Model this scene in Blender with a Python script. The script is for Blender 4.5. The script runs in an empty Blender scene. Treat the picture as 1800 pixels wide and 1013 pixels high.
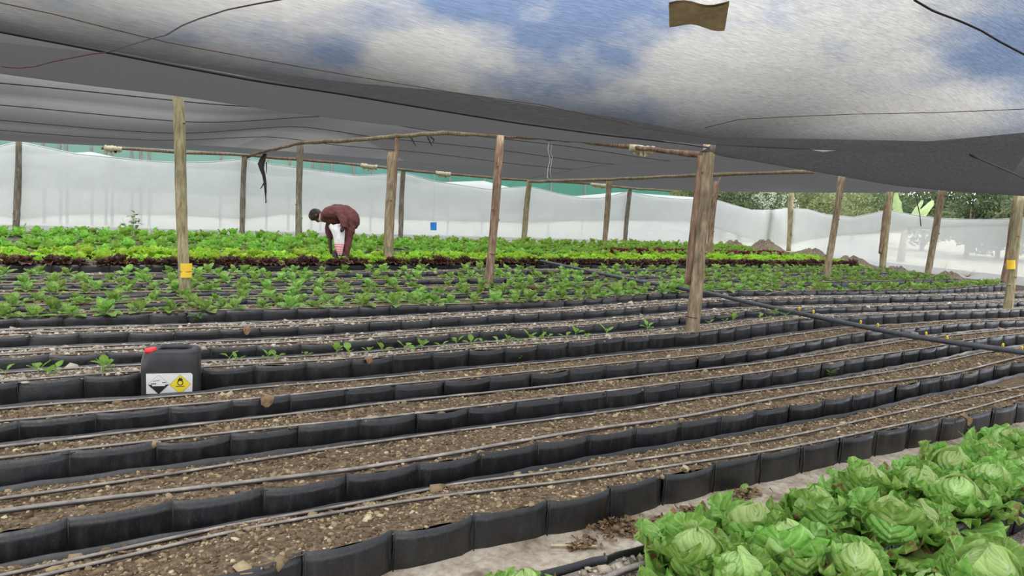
import bpy, bmesh, math, random
import numpy as np
from mathutils import Vector, Matrix

rnd = random.Random(7)
nrg = np.random.default_rng(11)
SC = bpy.context.scene
COL = SC.collection

# ------------------------------------------------------------------ camera
FPX = 1300.0
AZ, ROLL, PITCH, CAMH = math.radians(57), math.radians(3.32), math.atan(156.7 / FPX), 1.5
R0 = np.array([math.sin(AZ), -math.cos(AZ), 0.0])      # level direction to the right
F0 = np.array([math.cos(AZ), math.sin(AZ), 0.0])       # level direction ahead
ZA = np.array([0, 0, 1.0])
FW = F0 * math.cos(PITCH) - ZA * math.sin(PITCH)
U0 = F0 * math.sin(PITCH) + ZA * math.cos(PITCH)
RT = R0 * math.cos(ROLL) + U0 * math.sin(ROLL)
UP = -R0 * math.sin(ROLL) + U0 * math.cos(ROLL)
CP = np.array([0, 0, CAMH])
cd = bpy.data.cameras.new('camera'); cam = bpy.data.objects.new('camera', cd); COL.objects.link(cam)
cd.sensor_width = 36; cd.lens = 36 * FPX / 1800; cd.clip_end = 800; cd.clip_start = 0.05
cam.matrix_world = Matrix(((RT[0], UP[0], -FW[0], 0), (RT[1], UP[1], -FW[1], 0), (RT[2], UP[2], -FW[2], CAMH), (0, 0, 0, 1)))
SC.camera = cam

# ------------------------------------------------------------------ world, sun, exposure
SC.view_settings.view_transform = 'Standard'; SC.view_settings.look = 'None'
SC.view_settings.gamma = 1; SC.view_settings.use_curve_mapping = False
SC.view_settings.exposure = 1.1
wd = bpy.data.worlds.new('sky'); SC.world = wd; wd.use_nodes = True
wn, wl = wd.node_tree.nodes, wd.node_tree.links
bg = wn['Background']
tc = wn.new('ShaderNodeTexCoord')
mp = wn.new('ShaderNodeMapping'); mp.inputs['Scale'].default_value = (1, 1, 2.2); mp.inputs['Location'].default_value = (0.35, 0.1, 0.0)
nz = wn.new('ShaderNodeTexNoise'); nz.inputs['Scale'].default_value = 3.1; nz.inputs['Detail'].default_value = 7; nz.inputs['Roughness'].default_value = .55
cr = wn.new('ShaderNodeValToRGB'); cr.color_ramp.elements[0].position = .40; cr.color_ramp.elements[1].position = .53
mx = wn.new('ShaderNodeMix'); mx.data_type = 'RGBA'
mx.inputs[6].default_value = (.34, .50, .84, 1); mx.inputs[7].default_value = (1.26, 1.24, 1.19, 1)
wl.new(tc.outputs['Generated'], mp.inputs[0]); wl.new(mp.outputs[0], nz.inputs['Vector']); wl.new(nz.outputs['Fac'], cr.inputs[0])
wl.new(cr.outputs['Color'], mx.inputs[0]); wl.new(mx.outputs[2], bg.inputs['Color'])
bg.inputs['Strength'].default_value = 1.25
sl = bpy.data.lights.new('sun', 'SUN'); sl.energy = 0.9; sl.angle = math.radians(35); sl.color = (1, .97, .92)
so = bpy.data.objects.new('sun', sl); COL.objects.link(so); so.rotation_euler = (math.radians(28), math.radians(-14), 0)


# ------------------------------------------------------------------ pixel rays -> world points
def ray(x, y): return FW + RT * (x - 900) / FPX - UP * (y - 506.5) / FPX
def G(x, y, z=0.0):
    d = ray(x, y); return CP + d * (z - CAMH) / d[2]
def D(x, y, dep): return CP + ray(x, y) * dep
def PY(x, y, Y):
    d = ray(x, y); return CP + d * Y / d[1]
def V(x, y, A, B):
    d = ray(x, y); n = np.array([B[1] - A[1], A[0] - B[0], 0.0])
    return CP + d * (n @ (np.array([A[0], A[1], 0]) - CP)) / (n @ d)
def depth(P): return float((np.array(P) - CP) @ FW)


# ------------------------------------------------------------------ object helpers
def meshdata(name, verts, faces, mats, uvs=None, smooth=True, fmat=None):
    me = bpy.data.meshes.new(name)
    me.from_pydata([tuple(map(float, v)) for v in verts], [], [tuple(int(i) for i in f) for f in faces])
    for m in (mats if isinstance(mats, (list, tuple)) else [mats]): me.materials.append(m)
    if uvs is not None:
        ul = me.uv_layers.new(name='UVMap')
        li = np.zeros(len(me.loops), dtype=np.int32); me.loops.foreach_get('vertex_index', li)
        ul.data.foreach_set('uv', np.asarray(uvs, dtype=np.float32)[li].ravel())
    if smooth: me.polygons.foreach_set('use_smooth', [True] * len(me.polygons))
    if fmat is not None: me.polygons.foreach_set('material_index', list(map(int, fmat)))
    me.update()
    return me
def fastmesh(name, V_, F_, mat, smooth=True, tint=None):
    """numpy arrays of vertices and equal-sized faces -> mesh"""
    me = bpy.data.meshes.new(name); n, k = F_.shape
    me.vertices.add(len(V_)); me.vertices.foreach_set('co', V_.astype(np.float32).ravel())
    me.loops.add(n * k); me.loops.foreach_set('vertex_index', F_.astype(np.int32).ravel())
    me.polygons.add(n); me.polygons.foreach_set('loop_start', np.arange(0, n * k, k, dtype=np.int32))
    me.polygons.foreach_set('use_smooth', np.full(n, smooth))
    me.materials.append(mat)
    me.update(calc_edges=True)
    if tint is not None:
        at = me.attributes.new('tint', 'FLOAT', 'POINT'); at.data.foreach_set('value', tint.astype(np.float32))
    return me
def ob(name, me, parent=None, loc=None):
    o = bpy.data.objects.new(name, me); COL.objects.link(o)
    if loc is not None: o.location = loc
    if parent is not None: o.parent = parent
    return o
def tag(o, label, cat, group=None, kind=None):
    o['label'] = label; o['category'] = cat
    if group: o['group'] = group
    if kind: o['kind'] = kind
    return o
def thing(name, label, cat, loc=(0, 0, 0), group=None):
    o = bpy.data.objects.new(name, None); COL.objects.link(o); o.location = tuple(map(float, loc)); o.empty_display_size = .1
    return tag(o, label, cat, group)
def struct(o): o['kind'] = 'structure'; return o
def stuff(o): o['kind'] = 'stuff'; return o

class MB:
    def __init__(s): s.v, s.f, s.uv, s.m = [], [], [], []
    def add(s, v, f, uv=None, m=0):
        b = len(s.v); s.v += [tuple(p) for p in v]; s.f += [tuple(i + b for i in q) for q in f]
        s.uv += list(uv) if uv is not None else [(0, 0)] * len(v); s.m += [m] * len(f)
    def tube(s, pts, rad, n=8, m=0, caps=True):
        pts = [Vector(p) for p in pts]; k = len(pts)
        rad = list(rad) if hasattr(rad, '__len__') else [rad] * k
        v, f = [], []; ref = Vector((0, 0, 1))
        t0 = (pts[1] - pts[0]).normalized()
        if abs(t0.dot(ref)) > .9: ref = Vector((1, 0, 0))
        sx = t0.cross(ref).normalized()
        for i, p in enumerate(pts):
            t = (pts[min(i + 1, k - 1)] - pts[max(i - 1, 0)]).normalized()
            sx = (sx - t * sx.dot(t)).normalized(); sy = t.cross(sx)
            for j in range(n):
                a = 2 * math.pi * j / n
                v.append(p + (sx * math.cos(a) + sy * math.sin(a)) * rad[i])
        for i in range(k - 1):
            for j in range(n):
                f.append((i * n + j, i * n + (j + 1) % n, (i + 1) * n + (j + 1) % n, (i + 1) * n + j))
        if caps: f += [tuple(range(n))[::-1], tuple(range((k - 1) * n, k * n))]
        s.add(v, f, m=m)
    def box(s, c, h, rot=None, m=0):
        R = rot or Matrix.Identity(3); c = Vector(c)
        v = [c + R @ Vector((x * h[0], y * h[1], z * h[2])) for x in (-1, 1) for y in (-1, 1) for z in (-1, 1)]
        s.add(v, [(0, 1, 3, 2), (4, 6, 7, 5), (0, 4, 5, 1), (2, 3, 7, 6), (0, 2, 6, 4), (1, 5, 7, 3)], m=m)
    def grid(s, P, m=0, uv=True):
        P = np.asarray(P); a, b = P.shape[:2]
        v = P.reshape(-1, 3)
        f = [(i * b + j, (i + 1) * b + j, (i + 1) * b + j + 1, i * b + j + 1) for i in range(a - 1) for j in range(b - 1)]
        u = [(i / (a - 1), j / (b - 1)) for i in range(a) for j in range(b)]
        s.add(v, f, u, m)
    def build(s, name, mat, parent=None, smooth=True, loc=None):
        return ob(name, meshdata(name, s.v, s.f, mat, s.uv, smooth, s.m), parent, loc)


# ------------------------------------------------------------------ materials
def new_mat(name):
    m = bpy.data.materials.new(name); m.use_nodes = True
    return m, m.node_tree.nodes, m.node_tree.links, m.node_tree.nodes['Principled BSDF']
def coords(n, l, scale=(1, 1, 1), kind='Object'):
    t = n.new('ShaderNodeTexCoord'); p = n.new('ShaderNodeMapping'); p.inputs['Scale'].default_value = scale
    l.new(t.outputs[kind], p.inputs[0]); return p.outputs[0]
def noise(n, l, vec, scale, detail=4, rough=.55):
    t = n.new('ShaderNodeTexNoise'); t.inputs['Scale'].default_value = scale; t.inputs['Detail'].default_value = detail; t.inputs['Roughness'].default_value = rough
    l.new(vec, t.inputs['Vector']); return t.outputs['Fac']
def ramp(n, l, fac, stops):
    r = n.new('ShaderNodeValToRGB'); e = r.color_ramp.elements
    while len(e) < len(stops): e.new(.5)
    for k, (p, c) in enumerate(stops): e[k].position = p; e[k].color = (*c, 1)
    l.new(fac, r.inputs[0]); return r.outputs['Color']
def mixc(n, l, fac, a, b, mode='MIX'):
    x = n.new('ShaderNodeMix'); x.data_type = 'RGBA'; x.blend_type = mode
    for i, q in ((0, fac), (6, a), (7, b)):
        if hasattr(q, 'node'): l.new(q, x.inputs[i])
        else: x.inputs[i].default_value = q if i == 0 else (*q, 1)
    return x.outputs[2]
def bump(n, l, h, strength, dist=.01):
    b = n.new('ShaderNodeBump'); b.inputs['Strength'].default_value = strength; b.inputs['Distance'].default_value = dist
    l.new(h, b.inputs['Height']); return b.outputs['Normal']
def plain(name, col, rough=.6, var=.15, scale=8, metal=0):
    m, n, l, p = new_mat(name); v = coords(n, l)
    f = noise(n, l, v, scale); c = tuple(x * (1 - var) for x in col); e = tuple(min(1, x * (1 + var)) for x in col)
    l.new(ramp(n, l, f, [(.3, c), (.7, e)]), p.inputs['Base Color']); p.inputs['Roughness'].default_value = rough; p.inputs['Metallic'].default_value = metal
    return m
def earth(name, stops, scale, bs=.6, vor=60):
    m, n, l, p = new_mat(name); v = coords(n, l)
    f = noise(n, l, v, scale, 8, .65); c = ramp(n, l, f, stops)
    big = noise(n, l, v, 1.1, 3); c = mixc(n, l, .35, c, ramp(n, l, big, [(.35, (.55, .5, .45)), (.65, (1, 1, 1))]), 'MULTIPLY')
    l.new(c, p.inputs['Base Color']); p.inputs['Roughness'].default_value = .95; p.inputs['Specular IOR Level'].default_value = .15
    g = n.new('ShaderNodeTexVoronoi'); g.inputs['Scale'].default_value = vor; l.new(v, g.inputs['Vector'])
    l.new(bump(n, l, g.outputs['Distance'], bs, .012), p.inputs['Normal'])
    return m
M = {}
M['soil'] = earth('soil', [(.28, (.07, .048, .030)), (.5, (.17, .122, .078)), (.66, (.28, .21, .135)), (.8, (.42, .34, .22))], 26)
M['furrow'] = earth('furrow_earth', [(.3, (.05, .04, .03)), (.55, (.12, .095, .07)), (.75, (.25, .22, .17))], 14)
M['gravel_ground'] = earth('gravel_ground', [(.3, (.16, .13, .11)), (.5, (.30, .26, .22)), (.72, (.44, .40, .34))], 40, .9, 70)
M['outside'] = earth('outside_ground', [(.3, (.42, .44, .26)), (.5, (.56, .54, .38)), (.7, (.66, .58, .46))], .8, .2, 3)
M['mulch'] = earth('mulch', [(.3, (.07, .055, .04)), (.5, (.19, .15, .11)), (.72, (.38, .32, .24))], 22, .9, 30)
def pebble_mat(name, stops):
    m, n, l, p = new_mat(name); a = n.new('ShaderNodeAttribute'); a.attribute_name = 'tint'
    c = ramp(n, l, a.outputs['Fac'], stops); f = noise(n, l, coords(n, l), 90, 3)
    c = mixc(n, l, .5, c, ramp(n, l, f, [(.3, (.6, .58, .55)), (.7, (1, 1, 1))]), 'MULTIPLY')
    l.new(c, p.inputs['Base Color']); p.inputs['Roughness'].default_value = .9; p.inputs['Specular IOR Level'].default_value = .2
    return m
M['pebble'] = pebble_mat('brown_gravel', [(0, (.09, .06, .036)), (.42, (.22, .16, .095)), (.72, (.42, .32, .185)), (1, (.74, .63, .42))])
M['pebble_grey'] = pebble_mat('grey_gravel', [(0, (.19, .15, .11)), (.4, (.41, .345, .265)), (.8, (.60, .53, .43)), (1, (.76, .70, .60))])
# black plastic sheet of the bed walls
m, n, l, p = new_mat('black_plastic'); v = coords(n, l, kind='Object'); oi = n.new('ShaderNodeObjectInfo')
av = n.new('ShaderNodeVectorMath'); av.operation = 'ADD'; l.new(v, av.inputs[0]); l.new(oi.outputs['Location'], av.inputs[1])
f = noise(n, l, av.outputs[0], 6, 5, .6); f2 = noise(n, l, av.outputs[0], 55, 6, .75)
c = mixc(n, l, ramp(n, l, f2, [(.57, (0, 0, 0)), (.76, (.55, .55, .55))]), (.011, .011, .013), (.16, .15, .14))
c = mixc(n, l, ramp(n, l, f, [(.5, (0, 0, 0)), (.8, (.22, .22, .22))]), c, (.10, .095, .09))
l.new(c, p.inputs['Base Color']); l.new(ramp(n, l, f, [(.3, (.28, .28, .28)), (.7, (.52, .52, .52))]), p.inputs['Roughness']); p.inputs['Specular IOR Level'].default_value = .75
l.new(bump(n, l, f, .25, .02), p.inputs['Normal']); M['plastic'] = m
M['cord'] = plain('black_cord', (.012, .012, .015), .6)
# drip line plastic, dusty
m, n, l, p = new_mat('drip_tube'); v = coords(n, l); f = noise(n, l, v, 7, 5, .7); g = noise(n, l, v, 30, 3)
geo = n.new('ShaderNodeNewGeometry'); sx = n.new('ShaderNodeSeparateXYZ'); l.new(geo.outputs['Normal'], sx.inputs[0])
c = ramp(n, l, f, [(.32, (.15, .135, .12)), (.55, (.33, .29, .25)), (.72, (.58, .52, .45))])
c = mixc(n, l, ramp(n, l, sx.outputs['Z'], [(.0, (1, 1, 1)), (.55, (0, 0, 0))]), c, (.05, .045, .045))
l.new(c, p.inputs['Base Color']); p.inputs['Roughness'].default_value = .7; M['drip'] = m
M['main_pipe'] = plain('main_pipe', (.055, .06, .068), .4, .3, 12)
M['yellow'] = plain('yellow_plastic', (.80, .52, .02), .5, .1)
M['blue'] = plain('blue_card', (.01, .22, .62), .5, .08)
M['red'] = plain('red_plastic', (.78, .035, .03), .4, .08)
M['can'] = plain('grey_black_can', (.028, .029, .032), .42, .35, 9)
M['white'] = plain('white_print', (.74, .75, .74), .55, .06)
M['black'] = plain('black_print', (.01, .01, .01), .6, .1)
M['yprint'] = plain('yellow_print', (.82, .66, .03), .5, .06)
M['rust'] = plain('rusty_wire', (.10, .045, .025), .8, .3, 20)
M['rag'] = plain('pale_rag', (.62, .57, .40), .9, .25, 18)
M['tan'] = plain('tan_card', (.42, .33, .20), .9, .2, 20)
M['string'] = plain('white_string', (.55, .53, .48), .9, .1)
M['dry'] = plain('dry_leaf', (.20, .125, .065), .9, .5, 25)
M['drytan'] = plain('dry_stalk', (.55, .45, .30), .9, .3, 20)
M['strip'] = plain('torn_black_strip', (.025, .022, .022), .8, .4, 20)
def wood(name, a, b, c3):
    m, n, l, p = new_mat(name); v = coords(n, l, (9, 9, 1.1)); oi = n.new('ShaderNodeObjectInfo')
    av = n.new('ShaderNodeVectorMath'); l.new(v, av.inputs[0]); l.new(oi.outputs['Location'], av.inputs[1])
    f = noise(n, l, av.outputs[0], 3.2, 7, .65); g = noise(n, l, coords(n, l), 2.2, 4)
    c = ramp(n, l, f, [(.3, a), (.48, b), (.68, c3)])
    c = mixc(n, l, ramp(n, l, g, [(.45, (0, 0, 0)), (.7, (.55, .55, .55))]), c, tuple(x * .45 for x in a))
    l.new(c, p.inputs['Base Color']); p.inputs['Roughness'].default_value = .85; l.new(bump(n, l, f, .8, .02), p.inputs['Normal']); return m
M['wood'] = wood('weathered_wood', (.12, .088, .05), (.27, .205, .125), (.46, .37, .235))
M['wood_green'] = wood('greenish_wood', (.14, .115, .06), (.33, .285, .155), (.50, .44, .27))
M['wood_red'] = wood('reddish_wood', (.10, .058, .036), (.24, .15, .095), (.44, .32, .22))
M['wood_grey'] = wood('grey_wood', (.085, .072, .052), (.20, .175, .13), (.36, .32, .245))
M['wood_pale'] = wood('pale_wood', (.07, .07, .06), (.12, .12, .10), (.18, .17, .15))
def leafmat(name, dark, mid, vein, trans=.35, rough=.42, edge=None):
    m, n, l, p = new_mat(name); uv = n.new('ShaderNodeUVMap'); sp = n.new('ShaderNodeSeparateXYZ'); l.new(uv.outputs[0], sp.inputs[0])
    v = coords(n, l); oi = n.new('ShaderNodeObjectInfo')
    def mth(op, *a):
        q = n.new('ShaderNodeMath'); q.operation = op
        for i, s in enumerate(a):
            if hasattr(s, 'node'): l.new(s, q.inputs[i])
            else: q.inputs[i].default_value = s
        return q.outputs[0]
    s = mth('ABSOLUTE', mth('SUBTRACT', sp.outputs['Y'], .5))                    # 0 at the midrib, .5 at the edge
    rib = mth('SUBTRACT', 1.0, mth('MULTIPLY', s, mth('ADD', 9.0, mth('MULTIPLY', sp.outputs['X'], 22.0))))
    lat = mth('SINE', mth('MULTIPLY', mth('SUBTRACT', sp.outputs['X'], mth('MULTIPLY', s, .55)), 44.0))
    lat = mth('MULTIPLY', mth('SUBTRACT', lat, .72), 1.6)
    vn = mth('MAXIMUM', mth('MAXIMUM', rib, lat), 0.0)
    f = noise(n, l, v, 22, 4, .6)
    c = ramp(n, l, f, [(.35, dark), (.65, mid)])
    c = mixc(n, l, mth('MULTIPLY', vn, .7), c, vein)
    base = mth('MULTIPLY', mth('SUBTRACT', .42, sp.outputs['X']), 1.5); base = mth('MAXIMUM', base, 0.0)
    c = mixc(n, l, base, c, vein)
    hv = n.new('ShaderNodeHueSaturation'); l.new(c, hv.inputs['Color'])
    l.new(mth('ADD', .82, mth('MULTIPLY', oi.outputs['Random'], .36)), hv.inputs['Value']); l.new(mth('ADD', .485, mth('MULTIPLY', oi.outputs['Random'], .03)), hv.inputs['Hue'])
    c = hv.outputs[0]
    if edge:
        c = mixc(n, l, mth('MULTIPLY', mth('GREATER_THAN', noise(n, l, v, 11, 3), .60), mth('GREATER_THAN', s, .40)), c, edge)
    l.new(c, p.inputs['Base Color']); p.inputs['Roughness'].default_value = rough; p.inputs['Specular IOR Level'].default_value = .35
    l.new(bump(n, l, mth('ADD', mth('ADD', noise(n, l, v, 60, 3), mth('MULTIPLY', noise(n, l, v, 24, 3), 1.5)), mth('MULTIPLY', lat, .35)), .8, .005), p.inputs['Normal'])
    t = n.new('ShaderNodeBsdfTranslucent'); l.new(c, t.inputs['Color']); ms = n.new('ShaderNodeMixShader'); ms.inputs[0].default_value = trans
    l.new(p.outputs[0], ms.inputs[1]); l.new(t.outputs[0], ms.inputs[2]); l.new(ms.outputs[0], n['Material Output'].inputs[0]); return m
M['head'] = leafmat('head_lettuce_leaf', (.17, .37, .055), (.31, .53, .115), (.55, .70, .30), edge=(.30, .18, .07))
M['heart'] = leafmat('lettuce_heart', (.38, .58, .15), (.50, .68, .24), (.70, .80, .46))
M['young'] = leafmat('young_leaf', (.15, .32, .035), (.34, .54, .11), (.62, .70, .36))
M['bright'] = leafmat('bright_leaf', (.36, .62, .04), (.58, .82, .10), (.62, .80, .22), .4)
M['green'] = leafmat('green_leaf', (.19, .44, .04), (.36, .64, .10), (.48, .68, .22), .4)
M['redleaf'] = leafmat('red_leaf', (.07, .030, .026), (.19, .085, .065), (.32, .34, .16), .25)
M['crimson'] = leafmat('crimson_leaf', (.13, .022, .025), (.28, .05, .055), (.32, .12, .09), .25)
M['sprout'] = leafmat('sprout_leaf', (.20, .42, .05), (.32, .54, .10), (.5, .66, .25))
M['weed'] = leafmat('weed_leaf', (.08, .22, .04), (.17, .36, .07), (.3, .45, .15))
M['banana'] = leafmat('banana_leaf', (.26, .34, .14), (.38, .46, .22), (.50, .56, .34))
def foliage(name, a, b):
    m, n, l, p = new_mat(name); f = noise(n, l, coords(n, l), 1.6, 4); g = noise(n, l, coords(n, l), 14, 2)
    c = mixc(n, l, .5, ramp(n, l, f, [(.3, a), (.7, b)]), ramp(n, l, g, [(.3, a), (.7, b)]))
    l.new(c, p.inputs['Base Color']); p.inputs['Roughness'].default_value = .7
    t = n.new('ShaderNodeBsdfTranslucent'); l.new(c, t.inputs['Color']); ms = n.new('ShaderNodeMixShader'); ms.inputs[0].default_value = .3
    l.new(p.outputs[0], ms.inputs[1]); l.new(t.outputs[0], ms.inputs[2]); l.new(ms.outputs[0], n['Material Output'].inputs[0]); return m
M['fol_dark'] = foliage('dark_foliage', (.035, .06, .025), (.11, .15, .06))
M['fol_mid'] = foliage('olive_foliage', (.10, .13, .05), (.24, .27, .12))
M['fol_pale'] = foliage('pale_foliage', (.25, .30, .2), (.55, .58, .45))
M['fol_light'] = foliage('yellow_green_foliage', (.20, .26, .08), (.38, .44, .17))
def net(name, t0, col, vary=.0, line=(3, 160, 3), trans=.4, coarse=None):
    """woven sheet: the straight-through share falls as the weave is seen more edge-on"""
    m, n, l, p = new_mat(name); n.remove(p)
    g = n.new('ShaderNodeNewGeometry'); d = n.new('ShaderNodeVectorMath'); d.operation = 'DOT_PRODUCT'
    l.new(g.outputs['Normal'], d.inputs[0]); l.new(g.outputs['Incoming'], d.inputs[1])
    def mth(op, a, b=None):
        q = n.new('ShaderNodeMath'); q.operation = op
        for i, s in enumerate((a, b)):
            if s is None: continue
            if hasattr(s, 'node'): l.new(s, q.inputs[i])
            else: q.inputs[i].default_value = s
        return q.outputs[0]
    cs = mth('MAXIMUM', mth('ABSOLUTE', d.outputs['Value']), .03)
    T = mth('POWER', t0, mth('DIVIDE', 1.0, cs))
    v = coords(n, l, line); f = noise(n, l, v, 1.0, 3, .7); v2 = coords(n, l, (1.2, 5, 3)); f2 = noise(n, l, v2, 1.0, 4, .6)
    if vary:
        T = mth('MULTIPLY', T, mth('ADD', 1 - vary, mth('MULTIPLY', f, 2 * vary)))
        T = mth('MULTIPLY', T, mth('ADD', .86, mth('MULTIPLY', f2, .28)))
    T = mth('MINIMUM', mth('MAXIMUM', T, 0.0), 1.0)
    a = n.new('ShaderNodeBsdfDiffuse'); b = n.new('ShaderNodeBsdfTranslucent')
    c = ramp(n, l, f, [(.3, tuple(x * (1 - .8 * vary) for x in col)), (.7, tuple(min(1, x * (1 + .8 * vary)) for x in col))])
    l.new(c, a.inputs[0]); l.new(c, b.inputs[0])
    s = n.new('ShaderNodeMixShader'); s.inputs[0].default_value = trans; l.new(a.outputs[0], s.inputs[1]); l.new(b.outputs[0], s.inputs[2])
    tr = n.new('ShaderNodeBsdfTransparent'); o = n.new('ShaderNodeMixShader'); l.new(T, o.inputs[0]); l.new(s.outputs[0], o.inputs[1]); l.new(tr.outputs[0], o.inputs[2])
    l.new(o.outputs[0], n['Material Output'].inputs[0]); return m
M['shade'] = net('black_shade_net', .52, (.055, .055, .054), .6, (12, 150, 12))
M['shade_far'] = net('grey_shade_net', .56, (.085, .082, .082), .12, (1, 24, 1))
M['shade_left'] = net('light_grey_shade_net', .64, (.085, .082, .082), .12, (1, 24, 1))
M['whitenet'] = net('white_insect_net', .34, (.70, .72, .71), .04, (2, 2, 2), .5)
M['greennet'] = net('green_shade_net', .05, (.055, .165, .125), .08, (1, 1, 4), .5)
m, n, l, p = new_mat('ground_fabric'); v = coords(n, l); f = noise(n, l, v, 5, 7, .65); g = noise(n, l, v, 26, 5, .7)
c = ramp(n, l, f, [(.34, (.23, .18, .125)), (.5, (.47, .40, .31)), (.68, (.60, .54, .44))])
c = mixc(n, l, .55, c, ramp(n, l, g, [(.36, (.42, .36, .3)), (.58, (1, 1, 1))]), 'MULTIPLY')
l.new(c, p.inputs['Base Color']); p.inputs['Roughness'].default_value = .9; l.new(bump(n, l, g, .7, .012), p.inputs['Normal']); M['fabric'] = m
M['skin'] = plain('dark_skin', (.045, .024, .016), .5, .15)
M['hair'] = plain('black_hair', (.012, .010, .009), .8, .2)
M['maroon'] = plain('maroon_cloth', (.120, .034, .034), .85, .22, 14)
M['boot'] = plain('dark_boot', (.014, .015, .02), .5, .2)
M['collar'] = plain('cream_shirt', (.55, .47, .34), .8, .1)
m, n, l, p = new_mat('white_sack'); v = coords(n, l, kind='UV'); sp = n.new('ShaderNodeSeparateXYZ'); l.new(v, sp.inputs[0])
pk = ramp(n, l, sp.outputs['X'], [(.10, (0, 0, 0)), (.13, (1, 1, 1)), (.40, (1, 1, 1)), (.43, (0, 0, 0))])
wv = n.new('ShaderNodeTexWave'); wv.inputs['Scale'].default_value = 5; wv.inputs['Distortion'].default_value = 2; l.new(coords(n, l, (1.3, 1, 1), 'UV'), wv.inputs['Vector'])
pc = ramp(n, l, wv.outputs['Fac'], [(.35, (.80, .16, .22)), (.6, (.78, .60, .62))])
c = mixc(n, l, pk, ramp(n, l, noise(n, l, v, 7), [(.35, (.62, .58, .60)), (.6, (.78, .76, .77))]), pc)
l.new(c, p.inputs['Base Color']); p.inputs['Roughness'].default_value = .6; M['sack'] = m

# ------------------------------------------------------------------ ground
mb = MB(); mb.grid([[(x, y, -.01) for y in (-10, 0, 12, 24.5)] for x in (-20, 0, 12, 26)])
struct(mb.build('floor', M['furrow']))
mb = MB(); N_ = 24
mb.grid([[(x, y, -.03) for y in np.linspace(-60, 160, N_)] for x in np.linspace(-140, 160, N_)])
struct(mb.build('trim_1', M['outside']))

# ------------------------------------------------------------------ grow beds
FR = dict(
 B1=[(420,1009),(500,985),(580,964),(693,935),(835,905),(900,896),(970,885),(1080,862),(1175,832),(1262,818),(1350,798),(1405,790),(1468,775),(1530,762),(1590,750),(1640,742),(1720,725),(1800,708)],
 B2=[(0,935),(163,910),(228,897),(361,877),(448,865),(524,849),(600,842),(779,808),(893,791.6),(987,775),(1073,761),(1156,749),(1200,744.7),(1298,728),(1357,718),(1414,710),(1469,702),(1514,694),(1559,683.5),(1599,673),(1673,663),(1705,655),(1766,641),(1800,634.6)],
 B3=[(0,811),(39,806),(220,785),(371,768),(495,753),(600,743),(730,730),(820,718),(906,708),(991,698),(1056,692),(1126,683.5),(1191,675),(1249,668),(1351,656),(1396,649),(1481,636.7),(1555,625),(1616,615.5),(1648,611),(1681,602),(1720,596),(1800,587)],
 B4=[(0,743.5),(73,738),(232,722),(346,713),(489,699),(571,690),(665,679.5),(747,673),(828,667),(902,660),(971,653),(1032,648),(1093,641),(1150,636),(1200,632),(1300,620),(1350,613),(1448,597),(1500,587),(1548,582),(1600,578),(1716,567),(1800,563)],
 B5=[(0,674),(147,662),(300,651),(420,645),(500,639.5),(600,635),(710,625),(783,619.6),(849,614),(910,611),(968,605.5),(1016,602),(1070,596),(1119,593),(1162,590),(1249,584),(1286,576.6),(1319,572),(1356,567.7),(1400,563),(1446,558),(1560,554),(1635,549),(1740,547),(1800,543)],
 B6=[(0,629),(123,623),(300,616),(500,607),(600,602),(900,580),(992,576),(1081,570),(1160,562),(1232,557),(1318,547),(1475,541),(1636,537),(1720,535),(1800,531)],
 B7=[(0,591.6),(85,588.6),(300,583),(500,575.5),(700,566),(900,554),(1001,549.5),(1081,544),(1155,538),(1232,532),(1285,529),(1356,526.5),(1475,524),(1636,521.5),(1720,520),(1800,517)],
 G1=[(0,562),(160,556),(300,550),(500,544.6),(700,539),(900,533.5),(1015,527.7),(1051,525),(1155,516.5),(1249,511.8),(1400,512),(1535,511.4),(1602,510.8),(1669,508),(1719,503.5),(1770,501)],
 G2=[(0,542),(500,525),(900,516.5),(1350,500),(1650,492)],
 G3=[(0,519),(500,511.7),(900,506),(1350,490.5),(1600,486)],
 G4=[(0,502),(500,497.5),(900,490),(1350,483.4),(1560,478)],
 G5=[(0,486),(500,482.4),(900,476),(1350,475),(1530,474)],
 R1=[(0,464.6),(500,466.4),(900,463),(1350,465.6),(1505,466)])
HB = .17
def smooth_curve(xs, ys, k=.35):
    X = np.arange(-6, 34, .1); Y = np.interp(X, xs, ys); w = int(k / .1) * 2 + 1
    Yp = np.pad(Y, w // 2, mode='edge'); return X, np.convolve(Yp, np.ones(w) / w, 'valid')
CUR = {}
for k_, pts in FR.items():
    P = np.array([G(x, y, HB) for x, y in pts]); CUR[k_] = smooth_curve(P[:, 0], P[:, 1])
for j in range(2, 9):
    CUR['R%d' % j] = (CUR['R1'][0], 12.62 + .84 * (j - 1) + .10 * np.sin(CUR['R1'][0] * .35 + j))
def fy(k, x): return float(np.interp(x, *CUR[k]))
ORDER = ['B1', 'B2', 'B3', 'B4', 'B5', 'B6', 'B7', 'G1', 'G2', 'G3', 'G4', 'G5', 'R1', 'R2', 'R3', 'R4', 'R5', 'R6', 'R7', 'R8']
XR = dict(B1=(-.6, 9), B2=(-1, 11), B3=(-1, 13), B4=(-1.2, 15), B5=(-1.2, 17), B6=(-1.4, 19), B7=(-1.5, 19.5), G1=(-1.6, 19.4), G2=(-1.6, 19.0), G3=(-1.8, 19.0), G4=(-1.8, 19.2),
          G5=(-2, 19.2), R1=(-2, 20.2), R2=(-2.2, 20.4), R3=(-2.2, 20.8), R4=(-2.4, 21), R5=(-2.4, 21.2), R6=(-2.5, 21.4), R7=(-2.6, 21.6), R8=(-2.6, 21.8))
CANX = 0.68
GAP = dict(B1=.11, B2=.13, B3=.10, B4=.25, B5=.08, B6=.08, B7=.08)          # open furrow behind each bed
ZB = dict(B1=.085, B2=.085, B3=.085, B4=.085, B5=.09, B6=.09, B7=.10)         # height of the low back wall
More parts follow.
